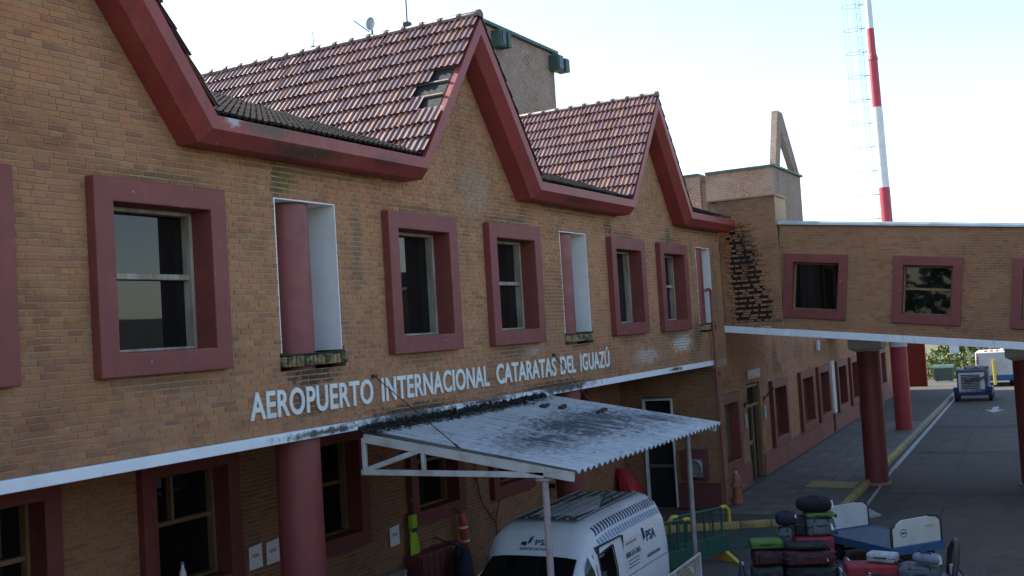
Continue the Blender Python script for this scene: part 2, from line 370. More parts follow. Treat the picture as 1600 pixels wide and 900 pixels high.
# ================================================================== GROUND
WA = math.radians(2.2); WO = V(26.2, .3, 0)
wd, wn = V(math.cos(WA), math.sin(WA), 0), V(-math.sin(WA), math.cos(WA), 0)
def WG(s, t, z=0): return WO + wd*s + wn*t + V(0, 0, z)
RZ = -.13
m_grassground = surf('dry_grass_soil', (.075,.085,.03), (.10,.085,.05), .6, .95, .3, 8)
def asphalt():
    t = NT('worn_asphalt'); p = t.pos()
    c = t.mix(t.ramp(t.noise(p, .18, 6, .7), [(.35, 0.), (.65, 1.)]), (.072,.067,.058), (.098,.091,.078))
    c = t.mix(t.ramp(t.noise(p, .5, 9, .8, 1.5), [(.50, 0.), (.64, .7)]), c, (.036,.034,.030)); c = t.mix(t.ramp(t.noise(p, 1.1, 6, .7, .3, stretch=(.12,2.2,1)), [(.55, 0.), (.72, .5)]), c, (.040,.038,.034)); c = t.mix(t.ramp(t.noise(p, 2.2, 3, .5), [(.70, 0.), (.73, .7)]), c, (.022,.021,.02))
    c = t.mix(t.ramp(t.noise(p, 60, 3, .7), [(.45, 0.), (.7, .5)]), c, (.112,.104,.088))
    c = t.mix(t.ramp(t.noise(p, 9, 7, .8), [(.58, 0.), (.7, .4)]), c, (.03,.03,.03))
    t.col(c); t.rough(.9); t.b.inputs['Specular IOR Level'].default_value = .25; t.bump(t.noise(p, 120, 4, .7), .4, .008); return t.m
m_asph = asphalt()
g = MB().add([(-400,-700,RZ-.02),(900,-700,RZ-.02),(900,700,RZ-.02),(-400,700,RZ-.02)], [(0,1,2,3)]).build('ground', m_grassground); tag(g, kind='structure')
rd = MB().add([(-40,-60,RZ),(78,-60,RZ),(78,6,RZ),(-40,6,RZ)], [(0,1,2,3)]).build('road', m_asph); tag(rd, kind='structure')
m_kerb = surf('faded_yellow_kerb', (.42,.30,.06), (.34,.27,.12), 3, .75, .3, 40, dirt=(.12,.10,.07), dirt_amt=.75, dscale=2.5)
m_kerbgrey = surf('old_grey_yellow_kerb', (.30,.27,.17), (.24,.22,.16), 3, .8, .3, 40, dirt=(.10,.09,.07), dirt_amt=.7, dscale=2.5)
m_paver = None
def paver():
    t = NT('concrete_paving'); p = t.pos(); oi = t.new('ShaderNodeObjectInfo')
    c = t.ramp(oi.outputs['Random'], [(0, (.105,.10,.085)), (.5, (.145,.135,.115)), (1, (.082,.080,.068))])
    c = t.mix(t.ramp(t.noise(p, 2, 7, .7), [(.4, 0.), (.7, .6)]), c, (.055,.053,.045))
    c = t.mix(t.ramp(t.noise(p, .7, 6, .7), [(.5, 0.), (.7, .5)]), c, (.175,.16,.135))
    t.col(c); t.rough(.8); t.bump(t.noise(p, 90, 4, .7), .35, .008); return t.m
m_paver = paver()
m_pavbase = surf('paving_joint_concrete', (.07,.065,.055), (.052,.049,.042), 2, .9, .3, 60)
pv = MB()
KT = -2.95            # kerb line in wing frame
q = [V(23.55,.34,0), WG(-1.0,KT,0), WG(44,KT,0), WG(44,.3,0), V(25.6,.6,0), V(25.6,2.6,0), V(23.2,2.6,0)]
pv.prism([p+V(0,0,RZ-.03) for p in q], (0,0,.15))
pave = pv.build('pavement', m_pavbase, fix=True); tag(pave, kind='structure')
ts = .46; tm = MB().box(0, ts-.014, 0, ts-.014, 0, .014).build('paving_tile', m_paver, bevel=.004, seg=1); tme = tm.data; bpy.data.objects.remove(tm)
tp = []
for i in range(46):
    for j in range(6):
        s0, t0 = -1.05+i*ts, -.16-(j+1)*ts
        if s0 < -.4 and t0 < -2.7+(s0+1.1)*.0: continue
        tp.append((s0, t0))
for (s0, t0) in tp[:298]:
    o = bpy.data.objects.new('paving_tile', tme); C.objects.link(o); o.parent = pave
    R = Matrix.Rotation(WA+random.uniform(-.004, .004), 4, 'Z'); R.translation = WG(s0, t0, -.012+random.uniform(0, .004))*S; o.matrix_local = R
# kerbs
kb = bpy.data.objects.new('kerb', None); C.objects.link(kb); tag(kb, kind='structure')
def kerb_run(a, b, mat, n):
    for i in range(n):
        p, q2 = a.lerp(b, i/n), a.lerp(b, (i+1)/n); d = (q2-p).normalized()*.006
        MB().bar(p+d+V(0,0,-.08), q2-d+V(0,0,-.08), .17, .19).build('kerb_stone', mat, kb, bevel=.02, seg=2, smooth=40)
kc = WG(-1.15, KT-.02, 0)
kerb_run(V(21.9,2.9,0), V(23.5,.34,0), m_kerb, 3); kerb_run(V(23.5,.34,0), kc, m_kerb, 5)
kerb_run(kc+wd*.2, WG(12.5,KT-.02,0), m_kerb, 14); kerb_run(WG(12.5,KT-.02,0), WG(43.9,KT-.02,0), m_kerbgrey, 30)
# painted marks
m_yellow = surf('worn_yellow_road_paint', (.38,.27,.06), (.30,.23,.08), 4, .75, .2, 60, dirt=(.12,.115,.10), dirt_amt=.7, dscale=3)
m_wline = surf('worn_white_road_paint', (.42,.43,.42), (.30,.31,.30), 4, .75, .2, 60, dirt=(.09,.09,.09), dirt_amt=.8, dscale=3)
def mark(name, pts, mat, z, h=.003):
    o = MB().prism([V(p[0], p[1], z) for p in pts], (0,0,h)).build(name, mat, fix=True); tag(o, kind='structure'); return o
mark('road_marking', [WG(3.0,-1.55), WG(4.1,-1.55), WG(3.9,KT+.1), WG(2.8,KT+.1)], m_yellow, .010)
mark('road_marking', [WG(-.6,-3.75), WG(.6,-3.42), WG(.75,-3.5), WG(-.2,-3.95)], m_wline, RZ+.004)
mark('road_marking', [WG(.6,-3.38), WG(7.4,-3.22), WG(7.4,-3.30), WG(.6,-3.46)], m_wline, RZ+.004)
mark('road_marking', [WG(7.5,-3.2), WG(33,-3.1), WG(33,-3.22), WG(7.5,-3.34)], m_wline, RZ+.004)
mark('road_marking', [WG(26.4,-5.0), WG(26.4,-5.45), WG(25.0,-5.6), WG(24.2,-4.9),WG(23.4,-5.35), WG(24.2,-5.95), WG(25.0,-5.75)][:0] or
     [WG(27.4,-5.15), WG(27.4,-5.4), WG(25.9,-5.4), WG(25.9,-5.68), WG(24.6,-5.28), WG(25.9,-4.88), WG(25.9,-5.15)], m_wline, RZ+.004)
m_joint = surf('tar_joint', (.018,.018,.018), None, 5, .8)
for pts in ([(11.2,-3.4),(11.0,-9.5),(11.08,-9.5),(11.28,-3.4)], [(3.0,-3.5),(2.7,-9.5),(2.76,-9.5),(3.06,-3.5)], [(-9,-5.35),(11.0,-4.95),(11.0,-5.0),(-9,-5.41)], [(11.2,-4.9),(28,-4.75),(28,-4.80),(11.2,-4.95)], [(19,-3.3),(18.8,-9.5),(18.87,-9.5),(19.07,-3.3)]):
    mark('road_joint', [WG(*q_) for q_ in pts], m_joint, RZ+.004, .002)
m_greenfloor = surf('green_painted_floor', (.020,.055,.042), (.03,.06,.048), 2, .7, .2, 60, dirt=(.05,.05,.045), dirt_amt=.6)
mark('road_marking', [V(21.4,.2,0), V(22.6,-2.9,0), V(24.3,-2.3,0), V(23.2,.3,0)], m_greenfloor, RZ+.004)

# ================================================================== TERMINAL BUILDING
TB = thing('terminal_building', 'orange brick two-storey airport terminal with red steep gables and maroon window surrounds', 'building', (15, 3, 0))
TO = ORG[TB.name]
X0, X1 = 2.6, 26.85
GC = [6.74, 14.29, 21.84]; GH, GZ0, GZ1 = 1.65, 6.82, 8.98
TH = math.atan2(GZ1-GZ0, GH)
WINS = [(4.53,6.30,'sash'),(7.17,8.94,'sash'),(12.03,13.80,'plain'),(14.77,16.54,'sash'),(19.60,21.37,'plain'),(22.27,24.04,'sash')]
SLOTS = [(9.87,11.03),(17.52,18.66),(24.95,26.0)]
FW0, FW1, SW0, SW1 = 4.43, 6.38, 4.55, 6.39
def PF(u, w_, d): return V(u, -d, w_)
def fspans(a, b):
    m = (a+b)/2
    if m < GZ0: iv = [(X0, X1)]
    else:
        h = GH*(1-(a-GZ0)/(GZ1-GZ0))+.03; iv = [(c-h, c+h) for c in GC] if h > 0 else []
    if b > FW0+.05 and a < FW1-.05:
        for u0, u1, _ in WINS: iv = clip(iv, u0+.03, u1-.03)
    if b > SW0-.15 and a < SW1-.02:
        for u0, u1 in SLOTS: iv = clip(iv, u0, u1) if a > SW0-.001 else clip(iv, u0-.03, u1+.05)
    return iv
def fscore(u, w_):
    p = V(u,0,w_)-CAMP; z = p.dot(CD); px, py = p.dot(CR)/z*FPX, p.dot(CU)/z*FPX
    return (p.length if abs(px) < 790 and abs(py) < 440 else 1e6)
def outside_sill(r): return False
brick_wall(TB, PF, 3.632, 9.1, fspans, mat=m_brick, pick=300, score=fscore)
for u0, u1, st in WINS:
    wdw = window(TB, PF, u0, u1, FW0, FW1, style=st, wood=m_wood)
def moss_mat(name, base, amt):
    t = NT(name); p = t.pos(); c = t.mix(t.ramp(t.noise(p, 14, 5, .7), [(.4, 0.), (.6, 1.)]), base, tuple(x*.7 for x in base))
    c = t.mix(t.ramp(t.noise(p, 4, 7, .75, .5), [(.62-amt, 0.), (.76-amt, 1.)]), c, (.018,.024,.010)); t.col(c); t.rough(.95); t.bump(t.noise(p, 70, 5, .7), .5, .01); return t.m
m_sillbrick = moss_mat('mossy_sill_brick', (.33,.23,.11), .16); m_moss = moss_mat('wet_moss', (.05,.07,.03), .3)
# peeled-paint flecks are in the paint; slots with columns
for i, (u0, u1) in enumerate(SLOTS):
    mb = MB(); d = .62; t_ = .016
    for (a, b, c, e) in ((u0, u0+t_, SW0, SW1), (u1-t_, u1, SW0, SW1), (u0+t_, u1-t_, SW1-t_, SW1)):
        mb.box(a, b, -.004, d, c, e)
    mb.box(u0, u1, d+.002, d+.04, SW0-.017, SW1)
    mb.build('slot_lining', m_slotwhite, TB, bevel=.004, seg=1)
    MB().box(u0-.02, u1+.04, -.02, d, SW0-.035, SW0-.018).build('moss_bed', m_moss, TB)
    k = 0; a = u0-.03
    while a < u1+.02:                              # soldier bricks of the sill
        wdt = random.uniform(.058, .072)
        MB().box(a, a+wdt, -.05-random.uniform(0,.012), .1, SW0-.165, SW0-.036-random.uniform(0,.012)).build('sill_brick', m_sillbrick, TB, bevel=.006, seg=1); a += wdt+.012
# columns through both floors
m_col = surf('maroon_column_paint', (.22,.046,.042), (.185,.041,.038), 1.2, .5, .08, 30, dirt=(.30,.085,.075), dirt_amt=.25, dscale=1.4)
for cx, zb in ((10.45, RZ), (18.03, RZ), (25.5, 4.5), (3.0, RZ)):
    cb = MB(); cb.lathe((cx, .32, zb), [(.275, 0), (.275, 6.36-zb)], 40); cb.build('column', m_col, TB, smooth=40)
# ledge, floor slab
lb = MB(); lb.box(X0, 25.72, -.05, .25, 3.512, 3.629); lb.build('ledge', m_ledge, TB, bevel=.008)
MB().box(X0, 25.8, .252, 2.54, 3.515, 3.60).build('soffit', m_white, TB)
MB().box(25.74, X1, .0, .25, 3.45, 3.63).build('wall_band', m_mortar, TB)
# recessed ground-floor wall
R_ = 2.55
LW = [(6.92,8.69),(9.92,11.69),(12.95,14.72),(15.97,17.78),(18.88,20.66),(21.9,23.6)]
def PR(u, w_, d): return V(u, R_-d, w_)
def rspans(a, b):
    iv = [(X0, 25.83)]
    if b > 1.35 and a < 3.21:
        for u0, u1 in LW: iv = clip(iv, u0+.03, u1-.03)
    return iv
brick_wall(TB, PR, RZ-.02, 3.51, rspans, mat=m_brick_dim, core_name='recessed_wall')
for u0, u1 in LW: window(TB, PR, u0, u1, 1.30, 3.26, style='tee', wood=m_woodw)
# return wall with the door
def PD(u, w_, d): return V(25.85-d, u, w_)
def dspans(a, b):
    iv = [(.02, 2.54)]
    if a < 2.72: iv = clip(iv, 1.17, 1.97)
    return iv
brick_wall(TB, PD, .0, 3.51, dspans, mat=m_brick_dim, core_name='return_wall', depth=.2)
m_plinth = surf('maroon_plinth_paint', (.19,.045,.042), (.15,.04,.038), 1.6, .6, .15, 40, dirt=(.06,.03,.03), dirt_amt=.6)
MB().box(25.80, 25.835, .05, 1.13, -.02, .62).build('plinth', m_plinth, TB, bevel=.006)
dr = MB()
for (a, b, c, d) in ((1.17,1.205,0,2.72),(1.925,1.97,0,2.72),(1.205,1.925,2.67,2.72)): dr.box(25.79, 26.0, a, b, c, d)
door = dr.build('door', m_white, TB, bevel=.006)
MB().box(25.93, 25.95, 1.205, 1.925, 0, 2.67).build('pane', m_black, door)
MB().box(25.88, 25.925, 1.205, 1.925, .98, 1.06).build('push_bar', surf('door_bar_metal', (.13,.15,.14), None, 5, .5, metal=.3), door, bevel=.006)
# rain pipe at the corner with a bent head
m_pipe = surf('maroon_pipe_paint', (.26,.06,.055), (.20,.05,.05), 3, .5, .1, 30)
MB().tube([(25.42,-.02,5.33),(25.42,-.08,5.36),(25.5,-.10,5.37),(25.56,-.11,5.34),(25.58,-.11,5.2),(25.60,-.11,3.6),(25.66,-.11,0.0)], .035, 10).build('drain_pipe', m_pipe, TB, smooth=60)
MB().box(25.72,26.1,-.19,-.10,3.28,3.34).build('pipe_bracket', m_pipe, TB, bevel=.01)

# fascia swept along the zigzag of the eaves
def polyline(n):
    pts = [(X0, GZ0, 0)]
    segs = []
    base = []
    base.append((X0, GZ0) if X0 < GC[0]-GH else None)
    base = [b for b in base if b]
    for c in GC: base += [(c-GH, GZ0), (c, GZ1), (c+GH, GZ0)]
    base.append((X1-.02, GZ0))
    out = []
    for i, b in enumerate(base):
        def nrm(p, q):
            dx, dz = q[0]-p[0], q[1]-p[1]; L = math.hypot(dx, dz); return (-dz/L, dx/L)
        n1 = nrm(base[i-1], b) if i > 0 else nrm(b, base[i+1]); n2 = nrm(b, base[i+1]) if i < len(base)-1 else n1
        mx, mz = n1[0]+n2[0], n1[1]+n2[1]; k = n/(1+n1[0]*n2[0]+n1[1]*n2[1])
        out.append((b[0]+mx*k, b[1]+mz*k))
    return out
PROF = [(-.03,.0),(.30,.0),(.46,.13),(.46,.275),(.38,.285),(-.03,.285)]
pls = [polyline(n) for o_, n in PROF]
fb = MB(); npt = len(pls[0])
for i in range(npt):
    for k, (o_, n) in enumerate(PROF): fb.v.append((pls[k][i][0], -o_, pls[k][i][1]))
np_ = len(PROF)
# split the fascia into its lengths (flanks and level gutters)
for i in range(npt-1):
    sb = MB(); ring = list(range(np_))
    sb.v = [fb.v[i*np_+k] for k in ring] + [fb.v[(i+1)*np_+k] for k in ring]
    for k in range(np_):
        k2 = (k+1) % np_; sb.f.append((k, k2, np_+k2, np_+k))
    sb.f.append(tuple(range(np_-1, -1, -1))); sb.f.append(tuple(np_+k for k in range(np_)))
    flat = abs(pls[0][i][1]-pls[0][i+1][1]) < .01
    sb.build('eave_gutter' if flat else 'gable_fascia', m_fascia, TB, fix=True)
# roofs -------------------------------------------------------------
tanT = (GZ1-GZ0)/GH; RIDGE = GZ1 + .285/math.cos(TH) + .055
PHI = math.radians(20.4); EY, EZ = -.40, GZ0+.30
def main_z(y): return EZ + math.tan(PHI)*(y-EY)
def gab_z(x): return max(RIDGE - tanT*abs(x-c) for c in GC)
TW, TE = .208, .292
xs_ = [0,.008,.022,.036,.046,.104,.112,.126,.140,.150,.208]; hs_ = [.0,.016,.025,.020,.001,.0,.016,.025,.020,.001,.0]
def tile_verts():
    vs, fs = [], []
    n = len(xs_)
    for y, dz in ((0, .036), (TE+.03, .0)):
        for x, h in zip(xs_, hs_): vs.append((x, y, h+dz))
    for x, h in zip(xs_, hs_): vs.append((x, 0, h+.006))
    for i in range(n-1):
        fs.append((i, i+1, n+i+1, n+i)); fs.append((2*n+i, 2*n+i+1, i+1, i))
    return vs, fs
TV, TF = tile_verts()
tmesh = MB().add(TV, TF).build('roof_tile', m_tile, smooth=40); tdat = tmesh.data; bpy.data.objects.remove(tmesh)
cands = []         # (score, matrix, roofkey)
roof_mb = {'g': MB(), 'm': MB()}
def roof_field(key, P0, e, s, n, cols, rows, keep):
    R = Matrix((e, s, n)).transposed().to_4x4()
    for r in range(rows):
        for c in range(cols):
            p = P0 + e*(c*TW) + s*(r*TE)
            ctr = p + e*TW/2 + s*TE/2
            if not keep(ctr, r, c): continue
            M4 = R.copy() @ Matrix.Rotation(random.uniform(-.02, .02), 4, 'Z'); M4.translation = p + n*random.uniform(0, .012)
            v = ctr-CAMP; z = v.dot(CD); px, py = v.dot(CR)/z*FPX, v.dot(CU)/z*FPX
            vis = abs(px) < 800 and abs(py) < 450 and v.dot(n) < 0 and key == 'g'
            cands.append((v.length if vis and ctr.x > 11 else 1e6, M4, key))
ct, st = math.cos(TH), math.sin(TH)
for gi, c in enumerate(GC):
    rows = 11
    for side in (-1, 1):
        L = rows*TE
        sv = V(-side*ct, 0, st); nv = V(side*st, 0, ct); ev = V(0, side, 0)
        foot = V(c, 0, RIDGE) - sv*(L+.005)
        yb0, yb1 = -.46, 6.4; ncol = int((yb1-yb0)/TW)
        P0 = V(foot.x, yb0 if side == 1 else yb0+ncol*TW, foot.z)
        def keep(q, r, cc, gi=gi, side=side):
            if q.z < main_z(q.y)-.10 or q.z < EZ-.02: return False
            if gi == 1 and side == -1:
                if q.y < .16 and 7.92 < q.z < 8.62 and not (q.z < 8.1 and q.y > -.0) and not (q.z > 8.45 and q.y > -.12): return False
                if q.y < -.36 and 7.25 < q.z < 7.55: return False
            return True
        roof_field('g', P0, ev, sv, nv, ncol, rows, keep)
        # deck under the tiles
        a, b = V(c, -.36, RIDGE-.02), V(c, 7.2, RIDGE-.02); dn = -sv*(L-.0)
        roof = MB().hexa([a+dn-nv*.05, b+dn-nv*.05, b-nv*.05, a-nv*.05, a+dn-nv*.012, b+dn-nv*.012, b-nv*.012, a-nv*.012]).build('roof_deck', m_underlay, TB, fix=True)
        if gi == 1 and side == -1:
            for r in range(4, 8):
                z = sv*(r*TE-L+.03); MB().bar(a+z+V(0,.0,0)+nv*.01, a+z+V(0,.75,0)+nv*.01, .028, .02, up=nv).build('batten', m_batten, TB)
    # ridge caps
    k = 0; y = -.47
    while y < 7.0:
        mb = MB(); n_ = 8
        for (yy, rr) in ((y, .082), (y+.05, .086), (y+.06, .074), (y+.36, .068)):
            for j in range(n_+1):
                t = math.pi*(-.12+1.24*j/n_); mb.v.append((c+rr*1.1*math.cos(t), yy, RIDGE-.012+rr*math.sin(t)))
        for a in range(3):
            for j in range(n_): mb.f.append((a*(n_+1)+j, a*(n_+1)+j+1, (a+1)*(n_+1)+j+1, (a+1)*(n_+1)+j))
        mb.f.append(tuple(range(n_, -1, -1)))
        mb.build('ridge_tile', m_ridge, TB, smooth=50); y += .34
roof_field('m', V(X0, EY, EZ), V(1,0,0), V(0, math.cos(PHI), math.sin(PHI)), V(0,-math.sin(PHI), math.cos(PHI)), int((X1-X0)/TW), 22,
           lambda q, r, c: q.z > gab_z(q.x)-.04)
for xa, xb in [(X0, GC[0]-GH-.05)] + [(GC[i]+GH+.05, GC[i+1]-GH-.05) for i in range(2)] + [(GC[2]+GH+.05, X1)]:
    mb = MB(); st_ = 12
    for k in range(10):          # stepped back under the flanks of the gables
        ya, yb = EY+k*(7.6/st_), EY+(k+1)*(7.6/st_); g_ = max(0, (main_z(ya)-EZ)/tanT-.12)
        x_a = xa-(g_ if xa > X0 else 0); x_b = xb+(g_ if xb < X1 else 0)
        mb.hexa([(x_a,ya,main_z(ya)-.06),(x_b,ya,main_z(ya)-.06),(x_b,yb,main_z(yb)-.06),(x_a,yb,main_z(yb)-.06),(x_a,ya,main_z(ya)-.015),(x_b,ya,main_z(ya)-.015),(x_b,yb,main_z(yb)-.015),(x_a,yb,main_z(yb)-.015)])
    mb.build('roof_deck', m_underlay, TB)
order = sorted(range(len(cands)), key=lambda i: cands[i][0]); chosen = set(order[:300])
gr = MB(); mr = MB()
for i, (sc, M4, key) in enumerate(cands):
    if i in chosen and sc < 1e5:
        o = bpy.data.objects.new('roof_tile', tdat); C.objects.link(o); o.parent = TB
        Ml = M4.copy(); Ml.translation = (M4.translation-TO)*S; o.matrix_local = Ml
    else:
        (gr if key == 'g' else mr).add([M4 @ Vector(v) for v in TV], TF)
gr.build('roof_tile_field', m_tile, TB, smooth=40, kind='stuff'); mr.build('grey_roof_tile_field', m_tiledark, TB, smooth=40, kind='stuff')
# body of the building behind (keeps the sun off the recess)
MB().box(X0, X1, .25, 12, 6.75, 6.8).build('attic_floor', m_mortar, TB)
MB().box(X0, X1, 7.2, 12, RZ, 8.6).build('rear_block', m_mortar, TB)
MB().box(X0-.3, X0, -.0, 12, RZ, 7.2).build('end_wall', m_mortar, TB)
MB().box(26.06, X1+.3, .32, 7.2, RZ, 6.9).build('corner_block', m_mortar, TB)
brick_wall(TB, PF, .0, 3.45, lambda a, b: [(25.835, 26.3)], mat=m_brick_dim, core_name='corner_pier', depth=.012)

# lettering: every letter a raised plate
def letters(root, text, mapf, x0, x1, zb, cap, mat, depth=.012, name='letter'):
    cu = bpy.data.curves.new('t', 'FONT'); cu.body = text; cu.size = 1; cu.offset = .02; cu.space_character = 1.06; cu.resolution_u = 6
    tmp = bpy.data.objects.new('t', cu); C.objects.link(tmp)
    dg = bpy.context.evaluated_depsgraph_get(); me = bpy.data.meshes.new_from_object(tmp.evaluated_get(dg))
    bpy.data.objects.remove(tmp)
    bm = bmesh.new(); bm.from_mesh(me); bpy.data.meshes.remove(me)
    bmesh.ops.remove_doubles(bm, verts=bm.verts, dist=1e-5)
    xs = [v.co.x for v in bm.verts]; mn, mx = min(xs), max(xs)
    cu2 = 0.73
    # islands
    left = set(bm.verts); isl = []
    while left:
        st_ = [left.pop()]; grp = set(st_)
        while st_:
            v = st_.pop()
            for e in v.link_edges:
                o = e.other_vert(v)
                if o in left: left.discard(o); grp.add(o); st_.append(o)
        isl.append(grp)
    # merge accents with the letter below
    isl.sort(key=lambda g: min(v.co.x for v in g)); groups = []
    for g in isl:
        a, b = min(v.co.x for v in g), max(v.co.x for v in g); hit = None
        for h in groups:
            if min(b, h[1])-max(a, h[0]) > .6*min(b-a, h[1]-h[0]): hit = h
        if hit: hit[2] |= g; hit[0] = min(hit[0], a); hit[1] = max(hit[1], b)
        else: groups.append([a, b, set(g)])
    sx = (x1-x0)/(mx-mn)
    for a, b, g in groups:
        idx = {v: i for i, v in enumerate(g)}; vl = list(g); mb = MB(); n = len(vl)
        for v in vl: mb.v.append(tuple(mapf(x0+(v.co.x-mn)*sx, zb+v.co.y/cu2*cap, depth)))
        for v in vl: mb.v.append(tuple(mapf(x0+(v.co.x-mn)*sx, zb+v.co.y/cu2*cap, -.004)))
        for f in bm.faces:
            if f.verts[0] in idx: mb.f.append(tuple(idx[v] for v in f.verts))
        for e in bm.edges:
            if e.verts[0] in idx and len(e.link_faces) == 1:
                i, j = idx[e.verts[0]], idx[e.verts[1]]; mb.f.append((i, j, n+j, n+i))
        mb.build(name, mat, root, fix=False)
    bm.free()
m_letter = surf('white_letter_enamel', (.72,.73,.68), (.64,.66,.60), 5, .55, .1, 40, dirt=(.35,.34,.28), dirt_amt=.5, dscale=4)
def LF(u, w_, d): return V(u, -.016-d, w_)
for txt, a, b, zb in (('AEROPUERTO', 9.27, 11.60, 3.83), ('INTERNACIONAL', 11.80, 14.66, 3.83), ('CATARATAS', 14.90, 17.02, 3.835), ('DEL', 17.2, 17.82, 3.84), ('IGUAZÚ', 18.03, 19.36, 3.85)):
    letters(TB, txt, LF, a, b, zb, .315, m_letter)

# small fittings on the terminal's roof line and walls (each a thing of its own)
m_dark = surf('dark_painted_metal', (.03,.032,.034), (.02,.021,.022), 6, .55)
m_steel = surf('galvanised_steel', (.36,.37,.37), (.27,.28,.28), 6, .45, .1, 60, metal=.5, dirt=(.16,.12,.09), dirt_amt=.5)
def at(px, py, z):
    v = CD*FPX + CR*(px-800) - CU*(py-450); t = (z-CAMP.z)/v.z; return CAMP + v*t
t = thing('roof_antenna', 'tall thin rod antenna standing on the ridge of the large tiled roof', 'antenna', (14.29,.87,RIDGE))
MB().tube([(14.29,.87,RIDGE-.05),(14.29,.87,RIDGE+1.5)], .012, 6).build('rod', m_dark, t); MB().box(14.24,14.34,.82,.92,RIDGE-.02,RIDGE+.12).build('mount', m_dark, t)
t = thing('satellite_dish', 'small satellite dish on the ridge of the large tiled roof', 'satellite dish', (14.29,1.55,RIDGE))
dm = MB()
for i in range(6):
    r = .01+.02*i
    for k in range(16):
        a = 2*math.pi*k/16; dm.v.append((14.29-.35*r*r*4-.02+.0*r, 1.55+r*math.cos(a)*.8, RIDGE+.22+r*math.sin(a)))
for i in range(5):
    for k in range(16): dm.f.append((i*16+k, i*16+(k+1)%16, (i+1)*16+(k+1)%16, (i+1)*16+k))
dm.build('reflector', m_steel, t, smooth=50); MB().tube([(14.29,1.55,RIDGE-.05),(14.29,1.55,RIDGE+.3)], .016, 6).build('mast', m_dark, t)
MB().tube([(14.29,1.6,RIDGE+.1),(14.22,1.85,RIDGE+.32)], .01, 6).build('feed_arm', m_dark, t)
t = thing('roof_aerial', 'short thin aerial further back along the large tiled roof ridge', 'antenna', (14.29,2.75,RIDGE))
MB().tube([(14.29,2.75,RIDGE-.05),(14.29,2.75,RIDGE+.32)], .007, 5).build('rod', m_dark, t); MB().box(14.26,14.32,2.72,2.78,RIDGE,RIDGE+.08).build('mount', m_dark, t)

# brick texture for far masonry
def far_brick(name, c1, c2, mortar, salt=.5, ax='XZ'):
    t = NT(name); p = t.pos(); sep = t.new('ShaderNodeSeparateXYZ'); t.link(p, sep.inputs[0]); cmb = t.new('ShaderNodeCombineXYZ')
    t.link(t.math('ADD', sep.outputs[0], sep.outputs[1]), cmb.inputs[0]); t.link(sep.outputs[2], cmb.inputs[1])
    b = t.new('ShaderNodeTexBrick'); b.inputs['Scale'].default_value = 1; b.inputs['Brick Width'].default_value = .21; b.inputs['Row Height'].default_value = .074
    b.inputs['Mortar Size'].default_value = .011; b.inputs['Color1'].default_value = (*c1, 1); b.inputs['Color2'].default_value = (*c2, 1); b.inputs['Mortar'].default_value = (*mortar, 1)
    t.link(cmb.outputs[0], b.inputs['Vector']); c = b.outputs[0]
    c = t.mix(t.ramp(t.noise(p, 1.1, 8, .75, .5), [(.40, 0.), (.62, salt)]), c, (.33,.28,.245))
    c = t.mix(t.ramp(t.noise(p, .8, 8, .75, .3), [(.54, 0.), (.72, .85)]), c, (.085,.06,.045))
    c = t.mix(t.ramp(t.noise(p, 7, 5, .7), [(.6, 0.), (.7, .6)]), c, (.45,.40,.34))
    t.col(c); t.rough(.9); t.bump(b.outputs[1], -.4, .01); return t.m
m_towerbrick = far_brick('tower_brick', (.25,.135,.085), (.175,.09,.06), (.30,.24,.18), .42)
m_greenmetal = surf('weathered_green_metal', (.05,.10,.085), (.035,.07,.06), 4, .6, .2, 40, dirt=(.03,.03,.03), dirt_amt=.5)
t = thing('stair_tower', 'tall square brick tower with green roof edge rising behind the gables', 'tower', (24,4.6,6.7))
MB().box(22.3,26.15,4,5.1,6.7,12.0).build('wall', m_towerbrick, t); MB().box(22.2,26.28,3.9,5.2,12.002,12.09).build('roof_edge', m_greenmetal, t, bevel=.01)
MB().box(22.5,25.9,4.2,4.9,12.092,12.11).build('roof', m_mortar, t)
for lb_, (a, b) in (('dark green floodlight box near the left end of the brick stair tower', (22.75, 23.15)), ('dark green floodlight box on the outer corner of the brick stair tower', (25.85, 26.45))):
    f = thing('floodlight', lb_, 'floodlight', (a, 3.99, 11.6), group=None)
    MB().box(a, (a+b)/2+.05, 3.72, 3.995, 11.5, 11.92).build('housing', m_greenmetal, f, bevel=.02); MB().box((a+b)/2+.06, b, 3.66, 3.97, 11.5, 11.86).build('lamp_box', m_greenmetal, f, bevel=.02)
    MB().box(a+.04, (a+b)/2+.01, 3.70, 3.718, 11.55, 11.87).build('lens', m_glass, f)
t = thing('water_tower', 'low brick roof block topped by a leaning brick triangle with an open middle', 'tower', (36.4,2,5))
wt = MB(); wt.box(34.6,38.25,.5,2.75,4.6,9.4); wt.box(34.6,38.25,2.95,6.5,4.6,9.4); wt.box(34.72,38.25,2.75,2.95,4.6,9.15); wt.build('wall', m_towerbrick, t)
MB().box(34.52,38.33,.42,2.74,9.402,9.48).build('coping', m_greenmetal, t, bevel=.01); MB().box(34.52,38.33,2.96,6.6,9.402,9.48).build('coping', m_greenmetal, t, bevel=.01)
tri = MB()
O_ = [(35.0,9.482),(35.75,11.4),(36.35,11.4),(38.2,9.482)]; I_ = [(35.55,9.482),(36.1,10.75),(37.55,9.482)]
for y0 in (.5, .70):
    tri.v += [(a, y0, b) for a, b in O_+I_]
for b in (0, 7): tri.f += [(b+0, b+1, b+5, b+4), (b+1, b+2, b+5), (b+2, b+3, b+6, b+5)]
for a, b in ((0,1),(1,2),(2,3),(3,6),(6,5),(5,4),(4,0)): tri.f.append((a, b, 7+b, 7+a))
tri.build('triangle_frame', m_towerbrick, t, fix=True)

